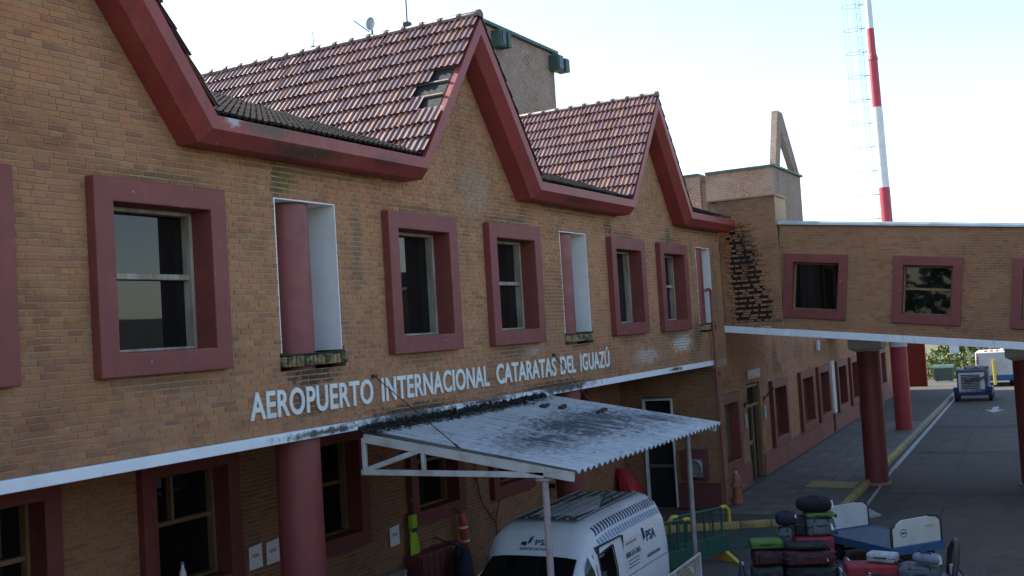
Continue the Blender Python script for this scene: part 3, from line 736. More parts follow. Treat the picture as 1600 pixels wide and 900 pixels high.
# radio mast
t = thing('radio_mast', 'tall red and white banded steel mast with caged ladder', 'mast', (75,3.62,RZ))
m_mred = surf('mast_red_paint', (.42,.035,.06), (.36,.035,.055), 1, .5); m_mwhite = surf('mast_white_paint', (.72,.74,.74), None, 1, .5)
def mp(z, dy=0, dx=0): return V(75+dx, 3.62+dy+(z-12)*.012, z)
zz = [(RZ,6.5,m_mwhite,.40),(6.5,12.62,m_mred,.37),(12.62,18.0,m_mwhite,.34),(18.0,21.3,m_mred,.30),(21.3,23.3,m_mred,.24),(23.3,31,m_mwhite,.22)]
for a, b, m_, r in zz: MB().tube([mp(a), mp(b)], [r, r*.96], 20).build('tube', m_, t, smooth=40)
MB().tube([mp(21.2), mp(21.6)], [.33,.25], 20).build('collar', m_mred, t, smooth=40)
lad = MB()
for dy in (.55, .80): lad.tube([mp(8,dy,-.1), mp(30,dy,-.1)], .013, 5)
z = 8
while z < 30: lad.tube([mp(z,.55,-.1), mp(z,.80,-.1)], .009, 5); z += .4
m_lad = surf('dark_ladder_steel', (.13,.11,.125), None, 3, .6); lad.build('ladder', m_lad, t)
cg = MB(); z = 9.0
while z < 30:
    pts = [mp(z, 1.15+.55*math.cos(a), -.1+.5*math.sin(a)) for a in [2*math.pi*k/14 for k in range(15)]]
    cg.tube(pts, .013, 4, caps=False); cg.tube([mp(z,.3,-.1), mp(z,.6,-.1)], .03, 5); z += 1.6
for k in range(4):
    a = 2*math.pi*k/4+.3; cg.tube([mp(9,1.15+.55*math.cos(a),-.1+.5*math.sin(a)), mp(29.8,1.15+.55*math.cos(a),-.1+.5*math.sin(a))], .009, 4)
cg.build('safety_cage', m_lad, t)

# ================================================================== ELEVATED WALKWAY (a ramp)
BR = thing('elevated_walkway', 'brick walkway bridge sloping down over the service road, maroon framed windows', 'walkway', (29.8,-3,RZ))
BT = math.radians(6.33); bc, bs = math.cos(BT), math.sin(BT)
def PB(a, b, d): return V(27-d, -(a*bc+b*bs), 4.30-a*bs+b*bc)
BW = [(1.42,2.95,'plain'),(4.02,5.54,'sash'),(6.6,8.12,'plain'),(9.2,10.7,'sash')]
def bspans(a, b):
    iv = [(1.25, 13.0)]
    if b > .49 and a < 1.98:
        for u0, u1, _ in BW: iv = clip(iv, u0+.03, u1-.03)
    return iv
brick_wall(BR, PB, .15, 2.74, bspans, mat=m_brick_dim, core_name='wall')
for u0, u1, st_ in BW: window(BR, PB, u0, u1, .44, 2.03, bord=.21, out=.07, din=.12, dg=.2, style=st_, wood=m_woodw)
m_flash = surf('pale_metal_flashing', (.55,.60,.60), (.46,.52,.52), 1.5, .5, .05, 30, dirt=(.3,.32,.3), dirt_amt=.5)
def brbox(a0, a1, b0, b1, x0, x1, name, mat, bev=.006):
    def q(a, b, x): p = PB(a, b, 0); return V(x, p.y, p.z)
    return MB().hexa([q(a0,b0,x0),q(a0,b0,x1),q(a1,b0,x1),q(a1,b0,x0),q(a0,b1,x0),q(a0,b1,x1),q(a1,b1,x1),q(a1,b1,x0)]).build(name, mat, BR, bevel=bev, fix=True)
brbox(-.02, 13.2, -.02, .15, 26.93, 27.2, 'ledge', m_ledge); brbox(-.05, 1.55, -.018, .148, 26.83, 26.928, 'ledge_return', m_ledge)
brbox(1.2, 13.2, 2.742, 2.80, 26.92, 32.7, 'roof_flashing', m_flash); brbox(1.22, 13.2, 2.802, 2.84, 26.97, 32.6, 'roof', m_flash)
brbox(-.02, 13.2, -.02, .12, 27.203, 32.6, 'deck', m_white); brbox(1.25, 13.0, .15, 2.74, 32.3, 32.55, 'rear_wall', m_mortar)
# stair block joining terminal and walkway, with stepped bricks
def PK(u, w_, d): return V(26.9-d, -u, w_)
strip = lambda w_: (.22+(6.95-w_)*.05, .66+(6.95-w_)*.22-.25*max(0,(w_-6)))
def kskip(r):
    u, w_ = (r[0]+r[1])/2, (r[2]+r[3])/2
    a, b = strip(w_)
    return 4.45 < w_ < 7.0 and a-.03 < u < b+.03
brick_wall(BR, PK, 4.12, 7.62, lambda a, b: [(max(0, (4.44-a)/.111), 1.48)] if (4.44-a)/.111 < 1.4 else [], mat=m_brick_dim, core_name='stair_block_wall', skip=kskip)
MB().box(26.95,28.0,-1.47,.28,4.4,7.6).build('stair_block', m_mortar, BR); MB().box(26.86,28.0,-1.52,.28,7.622,7.66).build('coping', m_mortar, BR)
cb = MB(); gm = MB(); w_ = 4.12+6*BH; row = 0
m_grime = surf('black_mould', (.014,.012,.010), (.028,.023,.017), 9, .95, .3, 50)
while w_ < 7.02:
    a, b = strip(w_); ja, jb = random.uniform(-.06,.06), random.uniform(-.10,.10)
    gm.box(26.894, 26.8985, -(b+.06+jb), -(a-.05+ja), w_, w_+BH)
    u = a-.16+random.uniform(0, .1); row += 1
    while u < b+.16:
        L = random.uniform(.09, .2)
        if row % 2 or random.random() < .35: cb.box(26.845-random.uniform(0,.02), 26.893, -(u+L), -u, w_+.006, w_+BH-.008)
        u += L+(random.uniform(.015, .09) if row % 2 else random.uniform(.1, .25))
    w_ += BH
cb.build('projecting_bricks', m_brick_dim, BR, kind='stuff'); gm.build('mould_patches', m_grime, BR, kind='stuff')
# walkway columns
def wcol(x, y, zt, r=.31, parts=BR, base=True):
    MB().lathe((x, y, RZ), [(r, 0), (r, zt-RZ)], 36).build('column', m_col, parts, smooth=40)
    if base: MB().lathe((x, y, RZ), [(r+.07, 0), (r+.06, .05), (r+.004, .06)], 36).build('column_base', m_kerbgrey, parts)
    cp = MB(); h = r+.13; b = [(-r*.9,-r*.9),(r*.9,-r*.9),(r*.9,r*.9),(-r*.9,r*.9)]; tq = [(-h,-h),(h,-h),(h,h),(-h,h)]
    cp.hexa([(x+a, y+c, zt-.02) for a, c in b]+[(x+a, y+c, zt+.07) for a, c in tq]); cp.build('capital', m_white, parts, fix=True)
    MB().box(x-h, x+h, y-h, y+h, zt+.071, zt+.34).build('capital_block', m_white, parts, bevel=.008)
wcol(30.9,-2.72,3.52); wcol(30.9,-6.62,3.12); wcol(30.9,-10.5,2.7)
t = thing('concrete_porch', 'flat concrete porch on a white topped red column beyond the walkway', 'porch', (43,-1.5,RZ))
MB().lathe((43.4,-1.53,0), [(.31,0),(.31,3.15)], 36).build('column', surf('sunlit_red_column_paint', (.42,.05,.06), (.36,.045,.055), 1.2, .45), t, smooth=40)  # sunlit brightness of this column is put into its red base colour
MB().lathe((43.4,-1.53,3.152), [(.33,0),(.33,.55)], 36).build('column_collar', m_white, t, smooth=40)
MB().box(42.4,44.4,-2.6,1.2,3.71,3.95).build('slab', m_white, t, bevel=.01)

# ================================================================== GROUND-FLOOR WING
WB = thing('terminal_wing', 'ochre brick ground-floor wing with maroon window frames under the walkway', 'building', tuple(WO), WA, local=True)
m_brick_w = brick_material('ochre_wing_brick', 1.32, [((33.5,.5,3.3),(.5,1,.7),(.09,.06,.025),.7), ((37,.7,3.4),(1.0,1,.5),(.13,.08,.03),.6), ((27.5,.3,2.9),(.8,1,.2),(.09,.065,.03),.6), ((34,.5,3.0),(.4,1,.2),(.06,.07,.02),.7), ((30,.4,.1),(9,1,.13),(.10,.11,.03),.6), ((41,.8,3.3),(2,1,.4),(.15,.09,.035),.5)])
def PW(u, w_, d): return V(u, -d, w_)
WW = [(.57,2.45,'sash'),(6.28,8.38,'sash'),(10.45,12.75,'plain'),(13.6,15.8,'plain'),(17.45,19.7,'plain'),(20.7,22.6,'plain'),(25.5,27.6,'plain'),(29.5,31.6,'plain')]
def wspans(a, b):
    iv = [(-.3, 38)]
    if b > .71 and a < 2.61:
        for u0, u1, _ in WW: iv = clip(iv, u0+.03, u1-.03)
    if a < 2.70: iv = clip(iv, 3.6, 5.15)
    return iv
brick_wall(WB, PW, .0, 4.6, wspans, mat=m_brick_w)
for u0, u1, st_ in WW: window(WB, PW, u0, u1, .66, 2.66, style=st_, bord=.24, wood=m_woodw)
m_plinthw = surf('pink_red_plinth_paint', (.29,.075,.065), (.22,.06,.05), 1.2, .7, .2, 40, dirt=(.10,.10,.035), dirt_amt=.85, dscale=.9)
for a, b in ((-.28,3.58),(5.17,16.3),(17.2,38)): MB().box(a, b, -.035, .0, -.02, .64).build('plinth', m_plinthw, WB, bevel=.006)
dr = MB()
for (a, b, c, d) in ((3.6,3.68,0,2.7),(5.07,5.15,0,2.7),(3.68,5.07,2.63,2.7),(3.68,5.07,2.08,2.15)): dr.box(a, b, .05, .25, c, d)
door = dr.build('door', m_woodw, WB, bevel=.006)
MB().box(3.68,5.07,.19,.21,2.15,2.63).build('pane', m_glass, door); MB().box(3.68,5.07,.17,.20,.0,2.08).build('leaf', m_black, door)
MB().box(4.5,4.58,.10,.168,.0,2.08).build('stile', m_woodw, door); MB().box(3.7,4.5,.12,.168,1.0,1.12).build('cross_rail', m_woodw, door)
MB().box(3.6,5.15,.252,.4,.0,2.7).build('room_shade', m_black, WB)
for a, b in ((16.5,17.1),(22.75,23.05)):
    MB().box(a, b, -.08, -.0, .72, 2.72).build('pilaster', m_white, WB, bevel=.01); MB().box(a, b, -.08, -.0, -.02, .715).build('pilaster_foot', m_plinth, WB, bevel=.01)
MB().box(.9,38,.222,9,0,4.55).build('body', m_mortar, WB); MB().box(1.6,38,-.0,9,4.602,6.7).build('added_upper_wall', m_brick_w, WB); MB().box(1.55,38.1,-.08,9,6.702,6.8).build('roof', m_mortar, WB)  # upper wall and its roof are unseen, added to shade the road
MB().box(13.9,14.1,-.14,-.015,3.25,3.62).build('wall_lamp', m_white, WB, bevel=.02)
# signs and fittings on the wing, each its own thing
m_sign = surf('pale_grey_sign', (.50,.47,.44), (.42,.40,.38), 9, .6, dirt=(.2,.18,.17), dirt_amt=.6, dscale=20)
def wthing(name, label, cat, s_, z, group=None): return thing(name, label, cat, tuple(WG(s_, 0, z)), WA, group, local=True)
t = wthing('door_sign', 'pale blank-looking name plate above the wing door', 'sign', 4.45, 3.0)
MB().box(-.72,.72,-.05,-.018,-.13,.13).build('plate', m_sign, t, bevel=.008); MB().box(-.6,.5,-.055,-.0505,.02,.07).build('faded_line', m_steel, t); MB().box(-.4,.45,-.055,-.0505,-.07,-.03).build('faded_line', m_steel, t)
for s_, lb_ in ((3.3, 'small pale notice on the wall between near window and wing door'), (5.55, 'small pale notice on the wall just past the wing door')):
    t = wthing('wall_notice', lb_, 'notice', s_, 1.78); MB().box(-.13,.13,-.035,-.016,-.2,.2).build('board', surf('notice_board', (.30,.42,.42), None, 8, .6), t, bevel=.004)
    MB().box(-.08,.08,-.04,-.0355,-.08,.1).build('printed_panel', m_sign, t)
for s_, lb_ in ((3.35, 'thin iron wall bracket left of the wing door'), (5.6, 'thin iron wall bracket right of the wing door')):
    t = wthing('wall_bracket', lb_, 'bracket', s_, 2.35); MB().tube([(-.1,-.02,-.15),(.05,-.3,.15)], .018, 6).build('arm', m_dark, t); MB().box(-.13,-.07,-.05,-.013,-.2,-.08).build('wall_plate', m_dark, t)
# fire hydrant
t = thing('fire_hydrant', 'orange fire hydrant on the pavement beside the wing corner', 'hydrant', tuple(WG(.42,-.42,.005)), WA, local=True)
m_hyd = surf('faded_orange_hydrant_paint', (.42,.13,.055), (.34,.10,.045), 4, .6, .15, 40, dirt=(.2,.10,.06), dirt_amt=.5)
MB().lathe((0,0,0), [(.15,0),(.15,.03),(.125,.035),(.118,.42),(.135,.43),(.135,.47),(.115,.48),(.112,.60),(.095,.68),(.055,.735),(.03,.745)], 20).build('barrel', m_hyd, t, smooth=50)
MB().tube([(0,-.1,.43),(-.02,-.17,.43)], .05, 10).build('outlet', m_steel, t); MB().tube([(.0,.1,.44),(.05,.16,.44)], .045, 10).build('outlet', m_steel, t); MB().tube([(-.1,0,.44),(-.19,0,.44)], .05, 10).build('outlet', m_steel, t)
MB().lathe((0,0,.745), [(.03,0),(.03,.04)], 6).build('cap_nut', m_mwhite, t)

# ================================================================== CANOPY
CN = thing('vehicle_canopy', 'lean-to canopy of grimy white corrugated sheet on steel posts', 'canopy', (14,-1.5,RZ))
def sheet_mat():
    t = NT('grimy_corrugated_sheet'); p = t.pos()
    c = t.mix(t.ramp(t.noise(p, 2, 6, .6), [(.4, 0.), (.7, 1.)]), (.45,.47,.46), (.36,.38,.37))
    st_ = t.noise(p, 2.2, 9, .8, .2, stretch=(4.2,.5,1)); sp = t.noise(p, 16, 4, .65, stretch=(1.6,.45,1))
    b1 = t.blob(p, (14.6,-1.75,3.2), (2.1,.95,2), .6); b2 = t.blob(p, (12.8,-1.9,3.2), (1.5,.7,2), .9); b3 = t.blob(p, (16.0,-2.2,3.1), (.9,.7,2), .9)
    k = t.math('MAXIMUM', t.math('MAXIMUM', b1, b2), b3)
    k = t.math('MULTIPLY', k, t.ramp(st_, [(.39, 0.), (.48, 1.)])); c = t.mix(t.math('MULTIPLY', k, .95), c, (.038,.040,.050))
    c = t.mix(t.ramp(sp, [(.60, 0.), (.68, .75)]), c, (.05,.052,.055)); s3 = t.noise(p, 3.0, 8, .8, .1, stretch=(7,.25,1)); c = t.mix(t.ramp(s3, [(.50, 0.), (.66, .65)]), c, (.13,.135,.14))
    top = t.blob(p, (13.7,-.20,3.5), (3.4,.20,1), .5); c = t.mix(t.math('MULTIPLY', top, .95), c, (.028,.03,.022))
    t.col(c); t.rough(.6); t.bump(sp, .2, .005); return t.m
cm = MB(); CX0, CX1, nW = 11.26, 16.62, 33; per = (CX1-CX0)/nW; sub = 6
def cz(y): return 3.50+(y+.03)*(.50/2.98)
n = nW*sub+1; ys = [-.03,-.5,-1.0,-1.5,-2.0,-2.5,-3.05]
for dz in (0, -.008):
    for y in ys:
        for i in range(n):
            cm.v.append((CX0+i*per/sub, y+(random.uniform(-.015,.015) if y == ys[-1] and i % sub == 0 else 0), cz(y)+.024*math.cos(2*math.pi*i/sub)+dz))
for j in range(len(ys)-1):
    for i in range(n-1):
        a = j*n+i; cm.f.append((a+n, a+n+1, a+1, a)); b = a+len(ys)*n; cm.f.append((b, b+1, b+n+1, b+n))
for i in range(n-1):
    a = (len(ys)-1)*n+i; b = a+len(ys)*n; cm.f.append((a, b, b+1, a+1))
cm.build('corrugated_sheet', sheet_mat(), CN, smooth=60)
m_cframe = surf('off_white_steel_paint', (.58,.57,.53), (.50,.49,.45), 3, .6, .1, 40, dirt=(.25,.2,.15), dirt_amt=.5, dscale=3)
for x in (11.30, 16.52):
    MB().bar((x,-.06,3.40),(x,-3.0,2.935),.05,.115).build('top_chord', m_cframe, CN, bevel=.006); MB().bar((x,.0,2.965),(x,-2.62,2.955),.05,.07).build('bottom_chord', m_cframe, CN, bevel=.006)
    MB().bar((x,-.055,2.93),(x,-.055,3.40),.05,.06).build('end_upright', m_cframe, CN, bevel=.006); MB().bar((x,-.95,2.98),(x,-.95,3.22),.045,.06).build('upright', m_cframe, CN, bevel=.006)
    MB().bar((x,-.1,3.0),(x,-.9,3.24),.045,.065).build('diagonal', m_cframe, CN, bevel=.006)
for y in (-.8,-1.7,-2.55): MB().box(11.33,16.49,y-.03,y+.03,cz(y)-.10,cz(y)-.034).build('purlin', m_cframe, CN)
m_post = surf('scuffed_pinkish_post_paint', (.40,.32,.31), (.32,.26,.25), 5, .5, .1, 40, dirt=(.15,.12,.11), dirt_amt=.6, dscale=5)
MB().tube([(11.30,-2.62,RZ),(11.30,-2.62,2.90)], .042, 14).build('post', m_post, CN, smooth=50); MB().tube([(16.52,-2.52,RZ),(16.52,-2.52,2.90)], .042, 14).build('post', m_steel, CN, smooth=50)
MB().box(11.22,11.38,-2.70,-2.54,2.895,2.918).build('post_cap', m_post, CN); MB().box(16.44,16.60,-2.60,-2.44,2.902,2.92).build('post_cap', m_steel, CN)
m_cable = surf('black_stay_cable', (.02,.018,.016), None, 5, .6)
for (p, q_) in (((11.65,-.02,4.17),(11.31,-1.56,3.2)), ((16.97,-.02,4.19),(16.54,-.86,3.40))):
    c_ = MB().tube([p, q_], .0065, 6).build('stay_cable', m_cable, CN); MB().obox(p, (.045,0,0), (0,.02,0), (0,0,.02)).build('anchor', m_cable, c_); e_ = Vector(q_).lerp(Vector(p), .12)
    MB().tube([q_, e_], .013, 6).build('turnbuckle', m_cable, c_)
lt = MB()
for i in range(1500):
    x = rng.uniform(11.2, 16.4); y = -.05-abs(rng.normal())*.10*(1 if x < 15.5 else .5); r = rng.uniform(.008,.028); q_ = rng.normal(size=(3,3)); q_ /= np.linalg.norm(q_, axis=1)[:,None]
    cz_ = cz(y)+.02+rng.uniform(0,.07)*max(0, 1-abs(y)/.25); lt.obox((x, y, cz_), Vector(q_[0])*r, Vector(np.cross(q_[0], q_[1]))*r*.7, Vector(q_[2])*r*.35)
tag(lt.build('leaf_litter', surf('rotten_leaf', (.022,.020,.014), (.012,.011,.009), 12, .95)), 'black rotting leaf litter piled along the top of the canopy sheet', 'leaf litter', kind='stuff')
# bits lying on the canopy
m_litter = surf('rotten_litter', (.03,.022,.016), (.05,.035,.02), 9, .9)
for px, py, lb_ in ((848,636,'larger dark lump of debris on the corrugated canopy by the ledge'), (880,637,'smaller dark lump of debris in the middle of the canopy top edge'), (940,643,'flat dark stick lying on the corrugated canopy towards the far post')):
    v = CD*FPX + CR*(px-800) - CU*(py-450)
    # meet the sheet plane z = cz(y)+.02
    k = .50/2.98; tt = (3.50+.03*k+.024 + k*CAMP.y - CAMP.z)/(v.z - k*v.y); p = CAMP+v*tt
    o = MB()
    for i in range(3): o.obox(p+V(random.uniform(-.07,.07),random.uniform(-.02,.02),.015), (random.uniform(.05,.1),0,.01), (0,.035,0), (0,0,random.uniform(.015,.035)))
    tag(o.build('roof_debris', m_litter, bevel=.008), lb_, 'debris')

# ================================================================== VAN
VN = thing('police_van', 'white high-roof van with blue dashes and side door open under the canopy', 'van', (15.88,-1.47,RZ), math.pi+math.radians(1.5), local=True)
m_van = surf('white_van_paint', (.68,.71,.74), (.64,.67,.70), 1.2, .32, dirt=(.50,.51,.50), dirt_amt=.4, dscale=2)
m_roofgrey = surf('dirty_van_roof', (.16,.17,.175), (.11,.115,.12), 3, .6, .1, 40, dirt=(.06,.06,.06), dirt_amt=.7)
k_ = 1/S       # metres -> survey units inside the van
ST = [(0,2.36,.93),(.06,2.45,.985),(.2,2.49,1),(.9,2.5,1),(1.25,2.5,1),(1.9,2.5,1),(2.5,2.49,1),(3.08,2.43,1),(3.2,2.33,1),(3.36,2.02,1),(3.8,1.72,1),(4.3,1.30,.99),(4.9,1.12,.96),(5.25,.98,.90),(5.36,.72,.84)]
FR = [(0,.95,.35),(.10,1,.3),(.30,1,0),(.50,1,0),(.63,.985,0),(.80,.93,0),(.93,.80,0),(.985,.66,0),(1,.55,0),(1.008,.0,0)]
def vsec(x, zt, wf):
    out = []
    for f, wm, _ in FR:
        z = .32+f*(zt-.32)
        w0_ = wm*1.0
        if zt < 2.0: w0_ = min(1, wm+ (0 if f > .9 else .03)); w0_ = {0:.95,.10:1,.30:1,.50:1,.63:.99,.80:.97,.93:.93,.985:.88,1:.8,1.008:0}[f]
        out.append((x, w0_*wf*1.0, z))
    return out
vb = MB(); NS = len(ST); NF = len(FR)
for side in (1, -1):
    base = len(vb.v)
    for (x, zt, wf) in ST:
        for (a, y, z) in vsec(x, zt, wf): vb.v.append((a*k_, side*y*k_, z*k_))
    for i in range(NS-1):
        for j in range(NF-1):
            if side == 1 and i == 6 and 1 <= j <= 4: continue         # open sliding door (van's left flank)
            q_ = (base+i*NF+j, base+(i+1)*NF+j, base+(i+1)*NF+j+1, base+i*NF+j+1)
            vb.f.append(q_ if side == 1 else q_[::-1])
    vb.f.append(tuple(base+j for j in range(NF))); vb.f.append(tuple(base+(NS-1)*NF+j for j in range(NF-1, -1, -1)))
body = vb.build('body', m_van, VN, smooth=38, fix=True)
def vpt(x, f, side=1, out=.004):       # point on the flank (metres in), f = height fraction
    for i in range(NS-1):
        if ST[i][0] <= x <= ST[i+1][0]: break
    t_ = (x-ST[i][0])/(ST[i+1][0]-ST[i][0]); A = vsec(*ST[i]); B = vsec(*ST[i+1])
    for j in range(NF-1):
        if FR[j][0] <= f <= FR[j+1][0]: break
    g_ = (f-FR[j][0])/(FR[j+1][0]-FR[j][0])
    def l(P_, Q_, t2): return Vector(P_).lerp(Vector(Q_), t2)
    p = l(l(A[j],A[j+1],g_), l(B[j],B[j+1],g_), t_); return V(p.x*k_, side*(p.y+out)*k_, (p.z+out*.5)*k_)
def vquad(name, x0, x1, f0, f1, mat, parent=VN, side=1, skew=0, out=.006, nx=3, nf=3, mb=None, parent_build=True):
    own = mb is None; mb = mb or MB(); b = len(mb.v)
    for i in range(nx+1):
        for j in range(nf+1):
            g_ = j/nf; mb.v.append(tuple(vpt(x0+(x1-x0)*i/nx+skew*g_, f0+(f1-f0)*g_, side, out)))
    for i in range(nx):
        for j in range(nf): mb.f.append((b+i*(nf+1)+j, b+(i+1)*(nf+1)+j, b+(i+1)*(nf+1)+j+1, b+i*(nf+1)+j+1))
    if own: return mb.build(name, mat, parent, smooth=40)
m_vglass = glass_mat(); m_navy = surf('navy_decal', (.02,.03,.12), None, 4, .5); m_lblue = surf('light_blue_decal', (.20,.38,.58), None, 4, .5)
m_trim = surf('black_trim', (.018,.018,.02), None, 5, .6); m_text = surf('dark_decal_text', (.06,.07,.12), None, 5, .6); m_orange = surf('orange_decal_text', (.5,.18,.05), None, 5, .6)
# windscreen, lifted a little off the sloping front
ws = MB(); nY = 8
for (x, z, hw) in ((3.40,2.005,.72),(3.80,1.745,.78),(4.26,1.36,.82)):
    for i in range(nY+1):
        y = -hw+2*hw*i/nY; ws.v.append(((x+.01)*k_, y*k_, (z+.02-.03*(y/hw)**4)*k_))
for r in range(2):
    for i in range(nY): ws.f.append((r*(nY+1)+i, r*(nY+1)+i+1, (r+1)*(nY+1)+i+1, (r+1)*(nY+1)+i))
ws.build('windscreen', m_vglass, VN, smooth=40)
vquad('door_window', 3.27, 3.85, .56, .90, m_vglass); vquad('door_window', 3.27, 3.85, .56, .90, m_vglass, side=-1)
mb = MB()
for x in (3.2, 4.2): mb.tube([vpt(x, f, 1, .004) for f in (.1,.3,.5,.62)], .006, 4)
mb.tube([vpt(3.2, f, 1, .004) for f in (.62,.75,.85)], .006, 4); mb.build('door_gap', m_trim, VN)
mb = MB(); mb.tube([vpt(2.48,f,1,.006) for f in (.1,.3,.5,.63,.79)]+[vpt(3.09,f,1,.006) for f in (.79,.63,.5,.3,.1)], .012, 5); mb.build('door_opening_trim', m_trim, VN)
mb = MB(); mb.tube([vpt(x,.52,1,.008) for x in (.15,.8,1.4,2.0,2.45)], .008, 5); mb.build('door_rail', m_steel, VN)
# load space seen through the open door, with equipment
li = MB(); li.add([(x*k_,y*k_,z*k_) for x in (2.1,3.1) for y in (-.85,.965) for z in (.42,2.12)], [(0,1,3,2),(4,6,7,5),(0,4,5,1),(0,2,6,4),(1,5,7,3)]); li.build('load_space', surf('van_interior_grey', (.05,.055,.055), None, 4, .7), VN)
eq = MB(); eq.box(2.45*k_,3.12*k_,.2*k_,.8*k_,1.42*k_,1.62*k_); rk = eq.build('equipment_rack', surf('rack_grey', (.14,.155,.155), None, 6, .6), VN, bevel=.01)
for i, cc in enumerate(((.6,.5,.05),(.5,.05,.04),(.6,.5,.05),(.6,.5,.05),(.08,.3,.1))): MB().box((2.52+.12*i)*k_, (2.58+.12*i)*k_, .8*k_+.001, .81*k_+.004, 1.49*k_, 1.56*k_).build('switch', surf('switch_colour', cc, None, 4, .5), rk)
MB().box(2.4*k_,3.12*k_,.3*k_,.75*k_,1.85*k_,1.92*k_).build('shelf', m_van, VN)
m_rib = surf('dull_rib_paint', (.36,.38,.39), None, 4, .6)
# ribbed roof panel and rails
rp = MB(); rp.add([(.3*k_,-.57*k_,2.508*k_),(2.95*k_,-.57*k_,2.478*k_),(2.95*k_,.57*k_,2.478*k_),(.3*k_,.57*k_,2.508*k_),(.3*k_,-.57*k_,2.52*k_),(2.95*k_,-.57*k_,2.49*k_),(2.95*k_,.57*k_,2.49*k_),(.3*k_,.57*k_,2.52*k_)], [(4,5,6,7),(0,1,5,4),(1,2,6,5),(2,3,7,6),(3,0,4,7)])
roofp = rp.build('roof_panel', m_roofgrey, VN)
for r, y in enumerate((-.54,-.36,-.18,0,.18,.36,.54)):
    x = .35+ (r % 2)*.1
    while x < 2.85:
        L = random.choice([.35,.5,.7]) if 0 < r < 6 else .85
        x2 = min(x+L, 2.92); MB().bar((x*k_,y*k_,(2.535-.011*x)*k_),(x2*k_,y*k_,(2.535-.011*x2)*k_),.014*k_,.016*k_).build('roof_rib', m_rib, roofp); x = x2+(.12 if 0 < r < 6 else .02)
# blue dashes along the shoulder
s1 = MB(); s2 = MB(); x = .12
while x < 2.85:
    vquad('', x, x+.055, .905, .958, None, mb=s1, skew=-.03, nx=1, nf=2); vquad('', x, x+.055, .835, .885, None, mb=s2, skew=.035, nx=1, nf=2); x += .118
s1.build('navy_dashes', m_navy, VN); s2.build('pale_blue_dashes', m_lblue, VN)
def vtext(text, x0, x1, f0, hgt, mat, side=1, name='lettering'):
    def mf(u, w_, d): return vpt(x0-(u), f0+w_/(2.5-.32), side, .008)      # reads towards the rear on the left flank
    hold = MB()
    before = set(bpy.data.objects.keys())
    letters(VN, text, lambda u, w_, d: vpt(max(.02, min(5.3, x0-u)), max(.01, min(.99, f0+w_/2.18)), side, .008+d*.2), 0, x0-x1, 0, hgt, mat, depth=.006, name=name)
vquad('poster', 1.35, 2.12, .545, .77, surf('poster_white', (.66,.68,.69), None, 4, .5), out=.005)
vtext('PSA', 1.05, .62, .685, .17, m_navy); vtext('AEROPORTUARIA', 1.15, .5, .565, .055, m_text); vtext('0800-555-5065', 2.06, 1.41, .645, .085, m_text)
MB().add([tuple(vpt(a, b, 1, .009)) for a, b in ((1.2,.70),(1.1,.72),(1.12,.79),(1.21,.80))], [(0,1,2,3)]).build('emblem', m_navy, VN)
mb = MB()
for f in (.615,.59,.565): vquad('', 1.5, 2.0, f, f+.008, None, mb=mb, nx=2, nf=1, out=.008)
mb.build('small_print', m_text, VN)
vquad('orange_line', 1.5, 2.0, .735, .748, m_orange, nx=2, nf=1, out=.008)
# logo on the roof front
def fpt(u, w_, d):      # u across (+ = towards camera right), w up the cap
    x, z = 3.37-(w_)*.42, 2.02+w_*.78; return V((x+.012)*k_, (u)*k_, (z+.01)*k_)
letters(VN, 'PSA', fpt, -.02, .26, .18, .10, m_navy, depth=.0, name='lettering'); letters(VN, 'AEROPORTUARIA', fpt, -.28, .30, .085, .05, m_text, depth=.0, name='lettering')
MB().add([tuple(fpt(a, b, 0)) for a, b in ((-.16,.19),(-.10,.22),(-.05,.35),(-.12,.30))], [(0,1,2,3)]).build('emblem', m_navy, VN); MB().add([tuple(fpt(a, b, 0)) for a, b in ((-.27,.18),(-.17,.16),(-.17,.24),(-.25,.23))], [(0,1,2,3)]).build('emblem', m_navy, VN)
for x in (.85, 4.45):
    for sd in (1, -1):
        wl = MB(); wl.tube([(x*k_, sd*.98*k_, .34*k_),(x*k_, sd*.74*k_, .34*k_)], .34*k_, 24).build('wheel', m_trim, VN, smooth=40)
for sd in (1, -1): MB().tube([(4.05*k_,sd*.95*k_,1.42*k_),(4.1*k_,sd*1.12*k_,1.45*k_)], .03, 6).build('mirror_arm', m_trim, VN); 
for sd in (1, -1): MB().box(4.05*k_,4.17*k_,(sd*1.13-.09)*k_,(sd*1.13+.09)*k_,1.35*k_,1.68*k_).build('mirror', m_trim, VN, bevel=.03)
for sd in (1, -1): MB().box(5.1*k_,5.3*k_,(sd*.72-.14)*k_,(sd*.72+.14)*k_,.8*k_,.97*k_).build('headlight', m_vglass, VN, bevel=.03)
MB().box(5.2*k_,5.42*k_,-.86*k_,.86*k_,.32*k_,.6*k_).build('bumper', m_trim, VN, bevel=.04)

# ================================================================== THINGS IN THE RECESS AND BY THE VAN
m_paper = surf('white_paper', (.82,.83,.82), (.76,.77,.76), 8, .7)
for a, z, lb_ in ((12.03,1.62,'white paper notice on the recessed wall, farther from the red column'), (12.40,1.62,'white paper notice with yellow corner beside the big red column'), (15.5,1.25,'single white paper pinned left of the lime fins')):
    t = thing('paper_notice', lb_, 'notice', (a, R_-.02, z)); MB().hexa([(a-.14,R_-.03,z-.17),(a+.14,R_-.03,z-.16),(a+.14,R_-.025,z-.16),(a-.14,R_-.025,z-.17),(a-.14,R_-.03,z+.15),(a+.13,R_-.034,z+.18),(a+.13,R_-.03,z+.18),(a-.14,R_-.025,z+.15)]).build('sheet', m_paper, t)
    MB().box(a-.08,a+.06,R_-.04,R_-.034,z+.0,z+.05).build('print_block', m_sign, t)
t = thing('window_bottle', 'white bottle standing on the inner sill of a recessed window', 'bottle', (10.5,2.42,1.55))
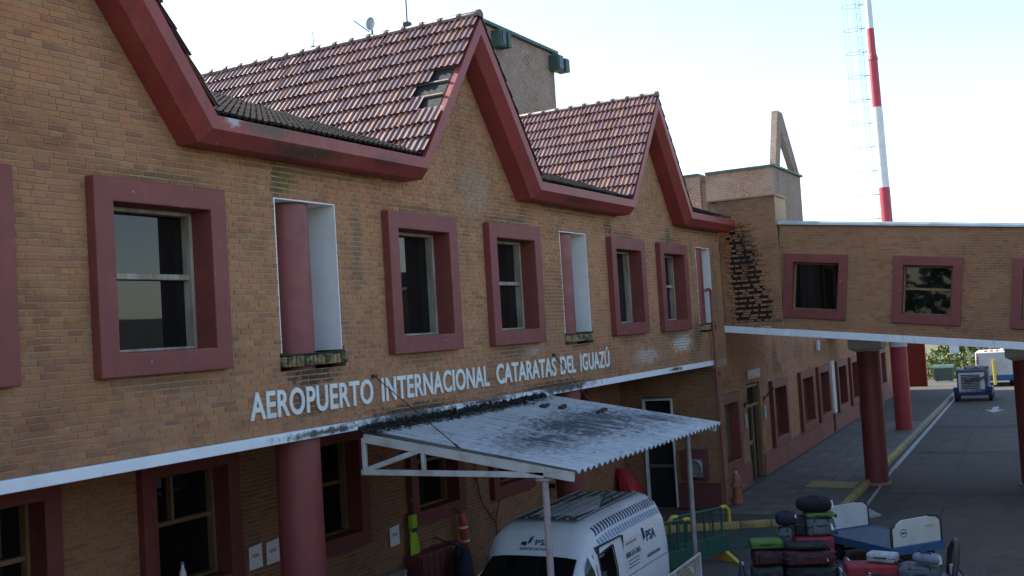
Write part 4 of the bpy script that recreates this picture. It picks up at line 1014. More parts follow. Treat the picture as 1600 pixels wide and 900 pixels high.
MB().lathe((10.5,2.40,1.54), [(.045,0),(.045,.2),(.02,.27),(.02,.31)], 14).build('flask', m_paper, t, smooth=50); MB().lathe((10.5,2.40,1.851), [(.023,0),(.023,.03)], 12).build('cap', m_lblue, t)
# lime swim fins hung on the wall
t = thing('swim_fins', 'pair of bright lime swim fins hanging on the recessed wall', 'fins', (15.95,2.48,.75))
m_lime = surf('lime_rubber', (.40,.62,.03), (.34,.55,.03), 5, .5)
MB().prism([(15.83,2.42,.78),(16.12,2.42,.76),(16.07,2.42,1.12),(15.97,2.42,1.3),(15.86,2.42,1.3),(15.83,2.42,1.1)], (0,.03,0)).build('blade', m_lime, t, fix=True, bevel=.008)
MB().obox((15.93,2.43,1.42), (.09,0,0), (0,.05,0), (0,0,.12)).build('foot_pocket', m_lime, t, bevel=.03); MB().box(15.86,15.99,2.39,2.41,1.24,1.32).build('strap', m_dark, t)
MB().box(15.90,15.93,2.43,R_-.015,1.52,1.55).build('hook', m_dark, t)
# rescue torpedo float
t = thing('rescue_float', 'orange torpedo rescue float with pale bands on the recessed wall', 'float', (17.45,2.45,.6))
m_or = surf('orange_plastic', (.62,.10,.03), (.52,.08,.03), 4, .45); MB().tube([(17.46,2.36,1.30),(17.47,2.36,1.24),(17.50,2.36,1.05),(17.53,2.36,.80),(17.55,2.36,.62),(17.56,2.36,.57)], [.035,.07,.085,.085,.07,.035], 14).build('float_body', m_or, t, smooth=60)
for z in (1.02,.76): MB().tube([(17.515+(.9-z)*.12,2.36,z),(17.51+(.9-z)*.12,2.36,z+.04)], .088, 14).build('band', m_paper, t)
MB().tube([(17.46,2.38,1.3),(17.3,2.42,1.42),(17.0,2.46,1.38),(16.9,2.48,1.3)], .012, 6).build('cord', m_dark, t)
# dark cabinet and jacket
t = thing('locker_cabinet', 'dark red slatted locker below the lime fins', 'cabinet', (16.6,2.3,RZ))
MB().box(15.75,17.15,2.2,2.5,RZ,.85).build('carcass', m_plinth, t, bevel=.01)
for i in range(7): MB().box(15.78+.195*i,15.95+.195*i,2.17,2.198,RZ+.05,.82).build('slat', m_plinth, t, bevel=.006)
t = thing('hanging_jacket', 'dark blue jacket hanging against the recessed wall', 'jacket', (16.9,2.3,.1))
jk = MB(); 
for i, (z, wx, wy) in enumerate(((.02,.26,.10),(.3,.27,.12),(.6,.25,.12),(.8,.22,.11),(.9,.1,.07))):
    for k in range(14):
        a = 2*math.pi*k/14; f_ = 1+.12*math.sin(3*a+i*.9); jk.v.append((16.95-.25*z+wx*math.cos(a)*f_, 1.98+wy*math.sin(a)*f_, -.05+z))
for i in range(4):
    for k in range(14): jk.f.append((i*14+k, i*14+(k+1)%14, (i+1)*14+(k+1)%14, (i+1)*14+k))
jk.f.append(tuple(range(13,-1,-1))); jk.f.append(tuple(56+k for k in range(14))); m_jk = surf('dark_blue_cloth', (.022,.028,.05), (.016,.02,.035), 6, .9, .3, 30)
jk.build('body', m_jk, t, smooth=60); MB().tube([(16.72,1.9,.8),(16.52,1.87,.5),(16.5,1.87,.15)], [.07,.08,.06], 10).build('sleeve', m_jk, t, smooth=60); MB().tube([(16.72,1.98,.84),(16.75,2.54,.98)], .012, 6).build('hanger', m_dark, t)
t = thing('hatch_counter', 'pale service hatch with dark opening low on the recessed wall', 'counter', (14.6,2.4,RZ))
MB().box(13.0,15.5,2.3,2.5,.62,.70).build('top', m_kerbgrey, t, bevel=.01); MB().box(13.0,14.2,2.38,2.5,RZ,.62).build('front_panel', m_cframe, t); MB().box(14.22,15.4,2.42,2.5,RZ,.6).build('opening', m_black, t); MB().box(15.42,15.5,2.32,2.5,RZ,.62).build('leg', m_cframe, t)
t = thing('wall_fan', 'round caged wall fan on the recessed wall behind the post', 'fan', (21.4,2.4,1.2))
fn = MB()
for r in (.08,.16,.24): fn.tube([(21.4+r*math.cos(a), 2.2, 1.2+r*math.sin(a)) for a in [2*math.pi*k/20 for k in range(21)]], .008, 4, caps=False)
for k in range(12):
    a = 2*math.pi*k/12; fn.tube([(21.4,2.18,1.2),(21.4+.24*math.cos(a),2.2,1.2+.24*math.sin(a))], .005, 4)
fn.build('cage', m_dark, t); MB().tube([(21.4,2.22,1.2),(21.4,2.5,1.2)], .05, 10).build('motor', m_dark, t)
for k in range(4):
    a = math.pi/2*k; MB().obox((21.4+.11*math.cos(a),2.24,1.2+.11*math.sin(a)), (.09*math.cos(a),0,.09*math.sin(a)), (.0,.015,0), (-.04*math.sin(a),.0,.04*math.cos(a))).build('blade', m_steel, t)
t = thing('red_covered_machine', 'machine under a bright red tarpaulin beside the white door frame', 'cover', (25.2,2.2,RZ))
tp_ = MB(); ring = []
for i, (z, sx, sy) in enumerate(((0,.42,.3),(.35,.40,.29),(.62,.34,.26),(.88,.2,.2),(1.05,.08,.1))):
    for k in range(12):
        a = 2*math.pi*k/12; f_ = 1+.09*math.sin(5*a+i); tp_.v.append((25.2+sx*math.cos(a)*f_, 2.08+sy*math.sin(a)*f_+.30*z*z, z))
for i in range(4):
    for k in range(12): tp_.f.append((i*12+k, i*12+(k+1)%12, (i+1)*12+(k+1)%12, (i+1)*12+k))
tp_.f.append(tuple(48+k for k in range(12))); tp_.build('tarpaulin', surf('red_tarpaulin', (.50,.03,.035), (.42,.025,.03), 3, .4, .3, 12), t, smooth=35); MB().box(24.9,25.5,1.9,2.35,0,.1).build('base', m_dark, t)
t = thing('hose_cabinet', 'maroon fire hose box with grey coil on the wall beside the dark door', 'cabinet', (25.7,.6,.75))
MB().box(25.66,25.83,.32,.95,.72,1.46).build('box', m_plinth, t, bevel=.015); MB().tube([(25.62,.6+.16*math.cos(a),1.0+.2*math.sin(a)) for a in [2*math.pi*k/16 for k in range(17)]], .035, 8, caps=False).build('hose_coil', m_steel, t); MB().box(25.64,25.658,.42,.78,.78,1.22).build('grey_plate', m_steel, t)
t = thing('blue_wall_box', 'small blue box on the brick wall near the red tarpaulin', 'box', (25.75,2.25,1.5))
MB().box(25.72,25.83,2.12,2.3,1.4,1.62).build('housing', m_lblue, t, bevel=.015); MB().box(25.70,25.718,2.16,2.26,1.45,1.57).build('cover_plate', m_navy, t)
# hanging wires
for k, pts in enumerate((((18.3,R_-.03,3.4),(18.28,R_-.05,2.6),(18.3,R_-.04,1.9),(18.45,R_-.05,1.35),(18.9,R_-.05,.9)), ((18.95,R_-.17,1.3),(18.97,R_-.05,.9),(18.98,R_-.05,.3)))):
    t = MB().tube(pts, .012, 5).build('hanging_wire', m_dark); tag(t, ('long black wire drooping down the recessed wall behind the canopy', 'short black wire dropping from the window nearest the fan')[k], 'wire')

# white mesh gate beside the van
t = thing('mesh_gate', 'white framed wire mesh gate panel behind the van', 'gate', (16.2,-2.5,RZ))
ga, gb = V(13.55,-2.78,0), V(16.45,-2.62,0)
ga = at(1040,838,1.05); ga = V(13.9,-2.72,0); gz0, gz1 = .05, .98
for p, q_ in (((ga.x,ga.y,gz1),(gb.x,gb.y,gz1)), ((ga.x,ga.y,gz0),(gb.x,gb.y,gz0)), ((ga.x,ga.y,RZ),(ga.x,ga.y,gz1)), ((gb.x,gb.y,RZ),(gb.x,gb.y,gz1)), ((ga.x*.5+gb.x*.5,ga.y*.5+gb.y*.5,gz0),(ga.x*.5+gb.x*.5,ga.y*.5+gb.y*.5,gz1)), ((ga.x,ga.y,.5),(gb.x,gb.y,.5))): MB().tube([p, q_], .016, 8).build('rail', m_cframe, t, smooth=50)
ms = MB(); d = gb-ga; nv_ = 52
for i in range(nv_): p = ga+d*((i+.5)/nv_); ms.tube([p+V(0,0,gz0), p+V(0,0,gz1)], .0035, 3, caps=False)
for i in range(16): z = gz0+(gz1-gz0)*(i+.5)/16; ms.tube([ga+V(0,0,z), gb+V(0,0,z)], .0035, 3, caps=False)
ms.build('mesh', m_cframe, t)

# green barrier frames with yellow corners
m_grn = surf('dark_green_paint', (.025,.12,.075), (.02,.09,.06), 4, .5, .1, 40); m_yel = surf('yellow_paint', (.62,.46,.04), (.52,.38,.04), 4, .5, .1, 40, dirt=(.3,.22,.08), dirt_amt=.5)
def barrier(p, q_, label):
    p, q_ = Vector(p), Vector(q_); t = thing('green_barrier', label, 'barrier', tuple((p+q_)/2), group=None); d = (q_-p).normalized(); nn = V(-d.y, d.x, 0); L = (q_-p).length
    zt, zb = .92, .22
    MB().tube([p+V(0,0,zt), q_+V(0,0,zt)], .022, 8).build('top_rail', m_grn, t, smooth=50); MB().obox((p+q_)/2+V(0,0,.22), d*L/2, nn*.02, V(0,0,.17)).build('lower_panel', m_grn, t, bevel=.01)
    k = 6
    for i in range(k): r = p+d*L*(i+.5)/k; MB().box(r.x-.016,r.x+.016,r.y-.016,r.y+.016,RZ+.4,zt).build('bar', m_grn, t)
    for e, sg in ((p, -1), (q_, 1)):
        MB().tube([e+V(0,0,zt)-d*sg*.12, e+V(0,0,zt+.01), e+V(0,0,zt-.06)+d*sg*.09, e+V(0,0,zt-.3)+d*sg*.10], .042, 8).build('corner_guard', m_yel, t, smooth=50); MB().tube([e+V(0,0,RZ), e+V(0,0,.3)], .025, 8).build('leg', m_grn, t)
        MB().prism([e+V(0,0,RZ)-nn*.35+d*.0, e+V(0,0,RZ)+nn*.3, e+V(0,0,RZ+.2)+nn*.0], d*.09*(-sg)).build('foot', m_yel, t, fix=True)
barrier((19.6,-1.0,RZ+.13), (20.9,-1.62,RZ+.13), 'green barred barrier with yellow corners next to the luggage pile')
barrier((18.7,-.75,RZ+.13), (19.5,-1.35,RZ+.13), 'green barred barrier with yellow corners between van and other barrier')

# ================================================================== BAGGAGE CARTS
m_blue = surf('blue_cart_paint', (.03,.12,.28), (.025,.09,.2), 2.5, .45, .1, 40, dirt=(.10,.12,.14), dirt_amt=.6)
m_deck = surf('worn_blue_deck', (.045,.10,.17), (.06,.09,.12), 2, .5, .15, 40, dirt=(.09,.09,.085), dirt_amt=.8)
m_panel = surf('white_cart_panel', (.62,.65,.62), (.56,.59,.56), 2, .5, .05, 40, dirt=(.38,.38,.34), dirt_amt=.5)
def cart(label, loc, ang, L=2.0, Wd=1.17, H=.47, mark=False):
    t = thing('baggage_cart', label, 'baggage cart', loc, ang, 'baggage carts on the service road', local=True)
    z = .48
    MB().box(-L/2,L/2,-Wd/2,Wd/2,z-.03,z).build('deck', m_deck, t, bevel=.008)
    for sg in (-1, 1): MB().box(-L/2-.02,L/2+.02,sg*(Wd/2+.018)-.016,sg*(Wd/2+.018)+.016,z-.14,z+.01).build('side_rail', m_blue, t, bevel=.006); MB().box(sg*(L/2+.02)-.018,sg*(L/2+.02)+.018,-Wd/2,Wd/2,z-.14,z+.01).build('end_rail', m_blue, t, bevel=.006)
    for sg in (-1, 1):
        x = sg*(L/2-.03)
        pn = MB().prism([(x,-Wd/2+.04,z+.012),(x,Wd/2-.04,z+.012),(x,Wd/2-.04,z+H*.72),(x,Wd/2-.26,z+H),(x,-Wd/2+.16,z+H*1.03),(x,-Wd/2+.04,z+H*.82)], (sg*.03,0,0)).build('end_panel', m_panel, t, fix=True, bevel=.006)
        MB().tube([(x+sg*.02,-Wd/2+.02,z),(x+sg*.02,-Wd/2+.02,z+H*.80),(x+sg*.02,-Wd/2+.10,z+H*1.0),(x+sg*.02,-Wd/2+.3,z+H*1.06)], .026, 8).build('end_hoop', m_dark, t, smooth=50)
        MB().tube([(x+sg*.02,Wd/2-.02,z),(x+sg*.02,Wd/2-.02,z+H*.72),(x+sg*.02,Wd/2-.1,z+H*.85)], .026, 8).build('end_hoop', m_dark, t, smooth=50)
        if mark and sg == -1:
            MB().tube([(x-.034, .30+.07*math.cos(a), z+.24+.07*math.sin(a)) for a in [2*math.pi*k/14 for k in range(15)]], .006, 4, caps=False).build('emblem_ring', m_text, pn)
            MB().box(x-.036,x-.031,.26,.34,z+.225,z+.255).build('emblem_bar', m_text, pn); MB().box(x-.036,x-.031,-.42,-.2,z+.28,z+.33).build('faded_plate', m_sign, pn)
    for sx in (-1, 1):
        for sg in (-1, 1): MB().tube([(sx*L*.33,sg*(Wd/2-.16),.17),(sx*L*.33,sg*(Wd/2-.04),.17)], .17, 18).build('wheel', m_trim, t, smooth=40)
        MB().tube([(sx*L*.33,-Wd/2+.1,.17),(sx*L*.33,Wd/2-.1,.17)], .03, 8).build('axle', m_dark, t); MB().box(sx*L*.33-.04,sx*L*.33+.04,-.12,.12,.19,z-.03).build('bracket', m_dark, t)
    MB().tube([(-L/2,0,.38),(-L/2-.5,0,.2)], .025, 8).build('tow_bar', m_dark, t)
    return t
cart('empty blue flatbed baggage cart with two white end panels', (21.4,-4.45,RZ), math.atan2(.77,.64), mark=True)

rx = math.radians(14.4-90)           # frame facing the camera: x to the right, y away
def F(o, x, y, z): return o + V(math.cos(rx)*x - math.sin(rx)*y, math.sin(rx)*x + math.cos(rx)*y, z)
def suitcase(label, o, x, y, z, L, W, H, colr, rz=0, name='suitcase', cat='suitcase', soft=False, tag_=True, group=None, rough=.6):
    p = F(o, x, y, z); rz += random.uniform(-.22, .22); t = thing(name, label, cat, tuple(p), rx+rz, group, local=True)
    m_ = surf('luggage_'+name, tuple(c*.85 for c in colr), tuple(c*.5 for c in colr), 7, rough+.1, .3 if soft else .05, 40, dirt=(.05,.048,.045), dirt_amt=.5, dscale=5)
    if soft:
        mb = MB(); n1, n2 = 18, 28; ph = [random.uniform(0, 6) for _ in range(6)]
        sp_ = lambda v, e: math.copysign(abs(v)**e, v)
        for i in range(n1+1):
            la = -math.pi/2+math.pi*i/n1
            for k in range(n2):
                lo = 2*math.pi*k/n2; x_, y_, z_ = sp_(math.cos(la), .28)*sp_(math.cos(lo), .28), sp_(math.cos(la), .28)*sp_(math.sin(lo), .28), sp_(math.sin(la), .32)
                bl = 1+.035*math.sin(5*x_+ph[0])*math.sin(4*z_+ph[1])+.025*math.sin(9*x_+ph[2]+5*y_)
                mb.v.append((x_*L/2*bl, y_*W/2*(1+.03*math.sin(6*x_+ph[3])), H/2+z_*H/2-.05*H*max(0, z_)*(1+math.cos(3.2*x_+ph[4]))))
        for i in range(n1):
            for k in range(n2): mb.f.append((i*n2+k, i*n2+(k+1)%n2, (i+1)*n2+(k+1)%n2, (i+1)*n2+k))
        mb.build('shell', m_, t, smooth=80, fix=True)
        for sx in (-.24, .24): MB().tube([(sx*L, -W/2-.006, H*.05), (sx*L, -W/2-.010, H*.5), (sx*L, -W/2-.004, H*.93), (sx*L, 0, H*.99)], .011, 5).build('webbing_strap', m_dark, t)
    else: MB().box(-L/2,L/2,-W/2,W/2,0,H).build('shell', m_, t, bevel=min(.045, H*.3), seg=4, smooth=60)
    MB().box(-L/2-.004,L/2+.004,-W/2-.004,W/2+.004,H*.47,H*.53).build('zip_line', m_dark, t, bevel=.03)
    MB().tube([(-.09,-W/2,H*.6),(-.08,-W/2-.04,H*.6),(.08,-W/2-.04,H*.6),(.09,-W/2,H*.6)], .012, 6).build('handle', m_dark, t, smooth=50)
    for sg in (-1, 1): MB().tube([(L/2-.01,sg*W*.35,H*.12),(L/2+.03,sg*W*.35,H*.12)], .03, 8).build('wheel', m_trim, t)
    if tag_ and random.random() < .6:
        a_ = random.uniform(-.6, .6); MB().obox((L*random.uniform(-.1,.42),-W/2-.015,H*.5), (.022*math.cos(a_),0,.022*math.sin(a_)), (0,.003,0), (-.055*math.sin(a_),0,.055*math.cos(a_))).build('luggage_tag', m_paper, t)
    if soft: MB().box(-L*.32,L*.32,-W/2-.028,-W/2+.01,H*.12,H*.78).build('front_pocket', m_, t, bevel=.025, seg=3, smooth=60)
    return t
def duffel(label, o, x, y, z, L, R1, colr, rz=0, name='duffel_bag', squash=.8):
    p = F(o, x, y, z); t = thing(name, label, 'bag', tuple(p), rx+rz, None, local=True); mb = MB(); n1, n2 = 14, 16
    for i in range(n1+1):
        u = i/n1*2-1; f_ = (1-abs(u)**5)**.5 if abs(u) < 1 else .25; f_ = max(f_, .3)
        for k in range(n2):
            a = 2*math.pi*k/n2; sag = .03*math.sin(7*u+2*a)+.02*math.sin(13*u-a); mb.v.append((u*L/2, R1*f_*math.cos(a)*(1+sag), R1*squash+R1*squash*f_*math.sin(a)*(1+sag)))
    for i in range(n1):
        for k in range(n2): mb.f.append((i*n2+k, i*n2+(k+1)%n2, (i+1)*n2+(k+1)%n2, (i+1)*n2+k))
    mb.f.append(tuple(range(n2-1,-1,-1))); mb.f.append(tuple(n1*n2+k for k in range(n2)))
    m_ = surf('cloth_'+name, colr, tuple(c*.7 for c in colr), 6, .85, .4, 25); mb.build('body', m_, t, smooth=70)
    MB().tube([(-L*.18,-R1*.8,R1*squash*1.2),(-L*.15,-R1*.35,R1*squash*2.1),(L*.15,-R1*.35,R1*squash*2.1),(L*.18,-R1*.8,R1*squash*1.2)], .014, 6).build('strap', m_dark, t, smooth=60)
    MB().obox((L*.45,-R1*.5,R1*.8), (.03,0,.01), (0,.003,0), (-.01,0,.06)).build('luggage_tag', m_paper, t)
    return t
PCg = V(18.0,-3.72,RZ)
pc = cart('baggage cart hidden under the big luggage pile', tuple(PCg+V(0,0,0)), rx+.12, L=1.75, Wd=1.0, H=.2)
o = PCg; d0 = .49
suitcase('long maroon suitcase lying along the front of the luggage pile', o, .20, -.28, d0+.24, .80, .42, .24, (.10,.016,.026), soft=True)
suitcase('shorter maroon suitcase at the barrier end of the luggage pile', o, -.45, -.26, d0+.24, .50, .40, .24, (.085,.016,.024), soft=True)
suitcase('dark teal-black suitcase under the long maroon one', o, .25, -.30, d0, .78, .44, .23, (.022,.028,.03), soft=True)
suitcase('grey-green suitcase under the shorter maroon one', o, -.47, -.28, d0, .52, .42, .23, (.05,.065,.055), soft=True)
suitcase('lime green suitcase on top of the shorter maroon one', o, -.46, -.22, d0+.49, .52, .34, .14, (.13,.27,.04), tag_=False)
suitcase('bright red suitcase just behind the long maroon one', o, .30, .12, d0+.30, .62, .34, .30, (.42,.025,.045))
suitcase('dark lower case supporting the bright red suitcase', o, .30, .14, d0, .62, .36, .29, (.03,.03,.035), soft=True)
suitcase('black flat case on top of the long maroon suitcase', o, .18, -.27, d0+.49, .66, .34, .09, (.018,.018,.02), soft=True, tag_=False)
suitcase('lower dark grey case at the back of the luggage pile', o, -.2, .16, d0, .36, .3, .42, (.04,.042,.048), soft=True, tag_=False)
suitcase('slate grey upright bag above the lower dark grey case', o, -.16, .14, d0+.425, .28, .28, .34, (.13,.14,.165), soft=True, name='travel_bag', cat='bag', tag_=False)
duffel('small navy backpack on top of the slate grey bag', o, -.12, .16, d0+.77, .34, .15, (.02,.02,.045), name='backpack')
suitcase('black case wedged between slate bag and grey case', o, .10, .22, d0+.6, .2, .3, .33, (.016,.016,.02), soft=True, tag_=False)
suitcase('silver grey case with lime edge below the black duffel', o, .42, .22, d0+.605, .46, .34, .30, (.16,.18,.20), soft=True)
suitcase('thin lime case directly under the black duffel', o, .42, .24, d0+.91, .46, .36, .06, (.16,.30,.04), tag_=False)
duffel('big black duffel bag on top of the luggage pile', o, .36, .24, d0+.975, .60, .165, (.010,.010,.012))
# second loaded cart, cut by the bottom of the frame
PC2 = V(17.9,-5.35,RZ)
c2 = cart('loaded baggage cart carrying the bright red case and white box', tuple(PC2), rx+.1, L=1.75, Wd=1.0, H=.2)
MB().tube([(.72+.0,-.4,.5),(.80,-.4,.95),(.86,-.2,1.08),(.90,.1,1.08),(.88,.35,.9),(.84,.4,.5)], .045, 10).build('black_hoop', m_dark, c2, smooth=60)
o = PC2
suitcase('crimson hard case on the second loaded cart', o, -.42, -.05, .49, .78, .48, .30, (.36,.022,.035), rz=-.1)
suitcase('white box tied with dark straps on the crimson case', o, -.22, .0, .795, .46, .26, .15, (.60,.60,.64), rz=-.25, name='strapped_box', cat='box', tag_=False)
suitcase('grey soft case beside the crimson case', o, .30, -.10, .49, .62, .46, .30, (.12,.135,.16), rz=-.2, soft=True)
duffel('brown-grey soft bag in front of the crimson case', o, -.25, -.52, .42, .5, .16, (.09,.08,.075), rz=-.3, name='soft_bag')
duffel('pale blue-grey bag lying on the grey soft case', o, .42, -.22, .80, .46, .11, (.20,.24,.30), rz=-.5, name='soft_bag')

# ================================================================== FAR END OF THE ROAD
m_truckw = surf('truck_white', (.66,.68,.66), (.60,.62,.60), 1.5, .45, dirt=(.45,.44,.40), dirt_amt=.4); m_truckb = surf('truck_blue', (.04,.12,.36), None, 2, .45)
def wlocal(name, label, cat, s_, t_, rot=0): return thing(name, label, cat, tuple(WG(s_, t_, RZ)), WA+rot, None, local=True)
t = wlocal('ground_power_unit', 'dark blue towed unit with white louvred front parked at the kerb end', 'trailer', 30.6, -4.15)
MB().box(-.0,2.2,-.85,.85,.28,.62).build('chassis', m_navy, t, bevel=.04); MB().box(.05,1.9,-.72,.70,.622,1.55).build('housing', surf('unit_grey', (.10,.11,.13), None, 3, .6), t, bevel=.06)
MB().box(.0,.048,-.55,.62,.45,1.38).build('front_panel', m_truckw, t, bevel=.01)
for i in range(9): MB().box(-.03,-.002,-.35,.5,.62+.08*i,.66+.08*i).build('louvre', m_dark, t)
for sg in (-1, 1):
    MB().tube([(.3,sg*.86,.26),(.3,sg*.68,.26)], .26, 18).build('wheel', m_trim, t, smooth=40); MB().tube([(1.8,sg*.86,.26),(1.8,sg*.68,.26)], .26, 18).build('wheel', m_trim, t, smooth=40); MB().box(-.05,.2,sg*.78-.1,sg*.78+.1,.45,.7).build('fender', m_navy, t, bevel=.03)
cvm = MB()
for i in range(7):
    for k in range(9):
        u = -.72+1.05*i/6; cvm.v.append((.02+1.5*k/8-.08*(k == 0), u, 1.6+.06*math.sin(i*2.1+k*1.3)-(.62 if k == 0 else 0)+.1*math.sin(i)*(k == 0)))
for i in range(6):
    for k in range(8): cvm.f.append((i*9+k, i*9+k+1, (i+1)*9+k+1, (i+1)*9+k))
cvm.build('loose_cover', surf('dark_tarpaulin', (.045,.055,.065), (.03,.036,.045), 5, .6, .3, 20), t, smooth=60)
t = wlocal('service_truck', 'white box truck with blue skirt and yellow strut at the road end', 'truck', 40.2, -4.75)
MB().box(0,3.4,-1.0,.95,.62,1.95).build('box_body', m_truckw, t, bevel=.05); MB().box(-.03,3.5,-1.02,.97,.32,.617).build('skirt', m_truckb, t, bevel=.03); MB().obox((-.25,-.1,.8), (.3,0,.0), (0,.12,0), (-.0,0,.72)).build('strut', m_yel, t, bevel=.02) if False else MB().bar((-.06,.02,1.5),(-.5,-.02,.12),.16,.1).build('strut', m_yel, t, bevel=.02)
MB().lathe((.6,-.62,1.952), [(.28,0),(.28,.12),(.2,.26),(.06,.33)], 18).build('dome', m_steel, t, smooth=50)
for yy in (-.2,.1,.4): MB().box(.2,.5,yy-.08,yy+.08,1.952,2.04).build('roof_lamp', m_or, t, bevel=.02)
for zz_ in (1.35,1.5,1.65): MB().box(-.02,-.001,.78,.88,zz_-.05,zz_+.05).build('tail_lamp', surf('tail_red', (.4,.03,.03), None, 3, .4), t)
for x in (.7,2.7):
    for sg in (-1, 1): MB().tube([(x,sg*.95,.3),(x,sg*.72,.3)], .3, 18).build('wheel', m_trim, t, smooth=40)
MB().box(.2,.9,-1.35,-1.03,.55,.8).build('side_arm', m_truckw, t, bevel=.03)
t = wlocal('green_dumpster', 'dark green wheeled dumpster beside the red sheet gate', 'dumpster', 44.2, -1.75)
MB().hexa([(-.4,-.5,.18),(.4,-.5,.18),(.4,.5,.18),(-.4,.5,.18),(-.5,-.58,.95),(.5,-.58,.95),(.5,.58,.95),(-.5,.58,.95)]).build('bin', m_greenmetal, t, bevel=.03)
ld = MB(); 
for k in range(9):
    a = math.pi*k/8; ld.v += [(-.52*math.cos(a), -.6, .952+.2*math.sin(a)), (-.52*math.cos(a), .6, .952+.2*math.sin(a))]
for k in range(8): ld.f.append((2*k, 2*k+1, 2*k+3, 2*k+2))
ld.f.append(tuple(range(0,18,2))); ld.f.append(tuple(range(17,0,-2))); ld.build('lid', m_greenmetal, t, smooth=50)
for sx in (-.35,.35):
    for sy in (-.42,.42): MB().tube([(sx,sy-.03,.09),(sx,sy+.03,.09)], .09, 12).build('caster', m_steel, t)
t = wlocal('sheet_gate', 'tall red corrugated sheet gate closing the end of the wing', 'gate', 40.4, -.55)
gsh = MB(); nn_ = 40
for z in (0.02, 3.6):
    for i in range(nn_+1): gsh.v.append((.03*math.cos(math.pi*i), -.55+1.2*i/nn_, z))
for i in range(nn_): gsh.f.append((i, i+1, nn_+1+i+1, nn_+1+i))
m_gred = surf('red_sheet_paint', (.30,.05,.035), (.25,.045,.035), 1.5, .55); gsh.build('sheet', m_gred, t)
for y in (-.58,.66): MB().box(-.06,.06,y-.03,y+.03,-.0,3.7).build('post', m_gred, t)
t = wlocal('post_sign', 'small white sign board on a thin post before the trees', 'sign', 50, -2.0)
MB().tube([(0,0,-.0),(0,0,2.4)], .035, 8).build('post', m_steel, t); MB().box(-.05,-.036,-.3,.3,1.5,2.3).build('board', m_mwhite, t)
t = wlocal('leaning_post', 'pale yellow leaning post with a crooked top before the trees', 'post', 48.5, -3.0)
MB().tube([(0,0,0),(0,.05,1.6),(0,.25,2.2),(0,.55,2.5)], .09, 10).build('shaft', surf('pale_yellow_post', (.45,.36,.16), None, 3, .6), t, smooth=60); MB().box(-.12,.12,-.12,.12,0,.1).build('foot', m_kerbgrey, t)
# trees and bushes
def leaf_mat(name, c1, c2):
    t = NT(name); g_ = t.new('ShaderNodeNewGeometry'); c = t.ramp(g_.outputs['Random Per Island'], [(0, c1), (.6, c2), (1, tuple(x*1.35 for x in c2))]); t.col(c); t.rough(.6)
    t.b.inputs['Subsurface Weight'].default_value = 0; tr = t.b.inputs.get('Transmission Weight'); return t.m
m_leaf = [leaf_mat('leaf_a', (.03,.07,.012), (.055,.105,.02)), leaf_mat('leaf_b', (.05,.085,.015), (.10,.13,.025)), leaf_mat('leaf_c', (.022,.05,.014), (.04,.08,.02))]
m_bark = surf('bark', (.16,.115,.07), (.10,.075,.05), 5, .9, .5, 20)
def leaves(mb, c, rad, n, size):
    p = rng.normal(size=(n, 3)); p /= np.linalg.norm(p, axis=1)[:, None]; p *= (rng.random(n)**.45)[:, None]
    cl = np.sin(p[:,0]*7+c[0])*np.sin(p[:,1]*6+c[1])*np.sin(p[:,2]*8); p = p[cl > -.35]
    for q_ in p:
        ctr = np.array(c)+q_*np.array(rad); a = rng.normal(size=3); a /= np.linalg.norm(a); b = np.cross(a, rng.normal(size=3)); b /= np.linalg.norm(b); s_ = size*rng.uniform(.6, 1.3)
        mb.add([ctr-a*s_, ctr+b*s_*.5, ctr+a*s_, ctr-b*s_*.5], [(0,1,2,3)])
def tree(label, s_, t_, h, r, mi, low=.15, n=2600, name='tree', cat='tree', size=.17):
    p = WG(s_, t_, RZ-.02); t = thing(name, label, cat, tuple(p), 0, None, local=True)
    tk = MB(); tk.tube([(0,0,0),(.05,.02,h*.3),(-.03,.06,h*.6),(.02,0,h*.85)], [.16*h/6,.13*h/6,.09*h/6,.03], 9)
    for k in range(6):
        a = k*1.05+.3; z = h*(.25+.09*k); tk.tube([(0,.02,z),(r*.35*math.cos(a),r*.35*math.sin(a),z+h*.1),(r*.7*math.cos(a),r*.7*math.sin(a),z+h*.16)], [.06*h/6,.04*h/6,.015], 6)
    tk.build('trunk', m_bark, t, smooth=60); cr = MB(); 
    for k in range(9):
        a = rng.uniform(0, 6.28); rr = r*rng.uniform(0, .6); z = h*(low+(1-low)*(k+.5)/9); leaves(cr, (rr*math.cos(a), rr*math.sin(a), z), (r*.62, r*.62, h*.14), n//9, size)
    cr.build('crown', m_leaf[mi], t)
for lb_, s_, t_, h, r, mi in (('bushy tree with bare pale trunk behind the green dumpster', 56,-1.2,5.5,2.4,1), ('dark dense tree behind the small white sign', 60,-3.4,6.5,3.0,2), ('mid green tree behind the white box truck', 58,-6.5,6.2,3.0,0),
     ('tall dark tree standing between sign and truck, farther back', 66,-5.0,7.5,3.4,2), ('light green tree past the right side of the white truck', 57,-10,5.6,2.8,1), ('rounded tree far beyond the right walkway column', 64,-13,7.0,3.4,0)): tree(lb_, s_, t_, h, r, mi)
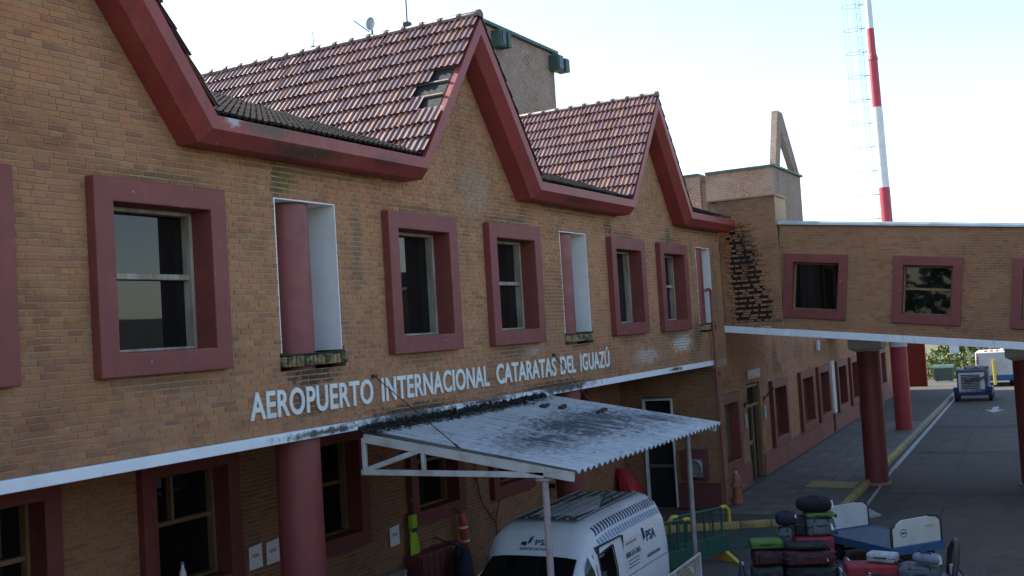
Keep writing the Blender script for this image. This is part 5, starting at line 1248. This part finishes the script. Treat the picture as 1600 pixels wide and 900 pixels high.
for lb_, s_, t_ in (('low bright bush at the foot of the dumpster tree', 52.5,-2.6), ('low bush between leaning post and white truck', 53.5,-4.6), ('low bush close against the red sheet gate', 50.5,-.6), ('low bush right behind the green dumpster', 49.5,-1.9), ('low bush hidden mostly by the white truck', 54,-7)): tree(lb_, s_, t_, 1.5, 1.3, 1, low=.05, n=900, name='bush', cat='bush', size=.1)
gb_ = MB()
for i in range(9000):
    s_, t_ = rng.uniform(47.5,66), rng.uniform(-16,3); p = WG(s_, t_, RZ-.02); h = rng.uniform(.08,.3); a = rng.uniform(0,6.28); dx, dy = .03*math.cos(a), .03*math.sin(a)
    gb_.add([(p.x-dx,p.y-dy,p.z),(p.x+dx,p.y+dy,p.z),(p.x+rng.uniform(-.1,.1),p.y+rng.uniform(-.1,.1),p.z+h)], [(0,1,2)])
gb_.build('grass', leaf_mat('grass_blade', (.08,.12,.02), (.14,.18,.03))); tag(bpy.data.objects['grass'], 'bright grass verge beyond the end of the road', 'grass', kind='stuff')

# ================================================================== ACROSS THE APRON, BEHIND THE CAMERA (mirrored in the panes, shuts off the low sky)
t = thing('opposite_pier', 'long low pier building across the apron, dark roof band over pale posts', 'building', (15,-20,RZ))
m_pier = surf('pier_dark_cladding', (.045,.048,.05), (.06,.06,.06), .6, .6); m_pierp = surf('pier_pale_wall', (.35,.31,.22), None, .6, .7)
MB().box(-30,60,-26,-13,4.3,5.55).build('roof_band', m_pier, t); MB().box(38,60,-26,-13.2,5.552,7.4).build('upper_storey', m_pier, t); MB().box(-29,59,-25.5,-14,RZ,4.298).build('wall', m_pier, t); MB().box(-30,60,-12.99,-12.95,4.3,4.45).build('gutter', m_pierp, t)
for i in range(16): MB().box(-29+i*5.8,-28.6+i*5.8,-13.9,-13.4,RZ,4.297).build('pier_post', m_pierp, t)
wm = MB()
for i in range(46):
    y = -60+i*2.6+rng.uniform(-1,1); h = rng.uniform(6,10); leaves(wm, (-48+rng.uniform(-4,4), y, h*.5), (3.2,2.6,h*.5), 170, .7)
tag(wm.build('far_wood', m_leaf[2]), 'dark wood on the far side of the airfield', 'wood', kind='stuff')
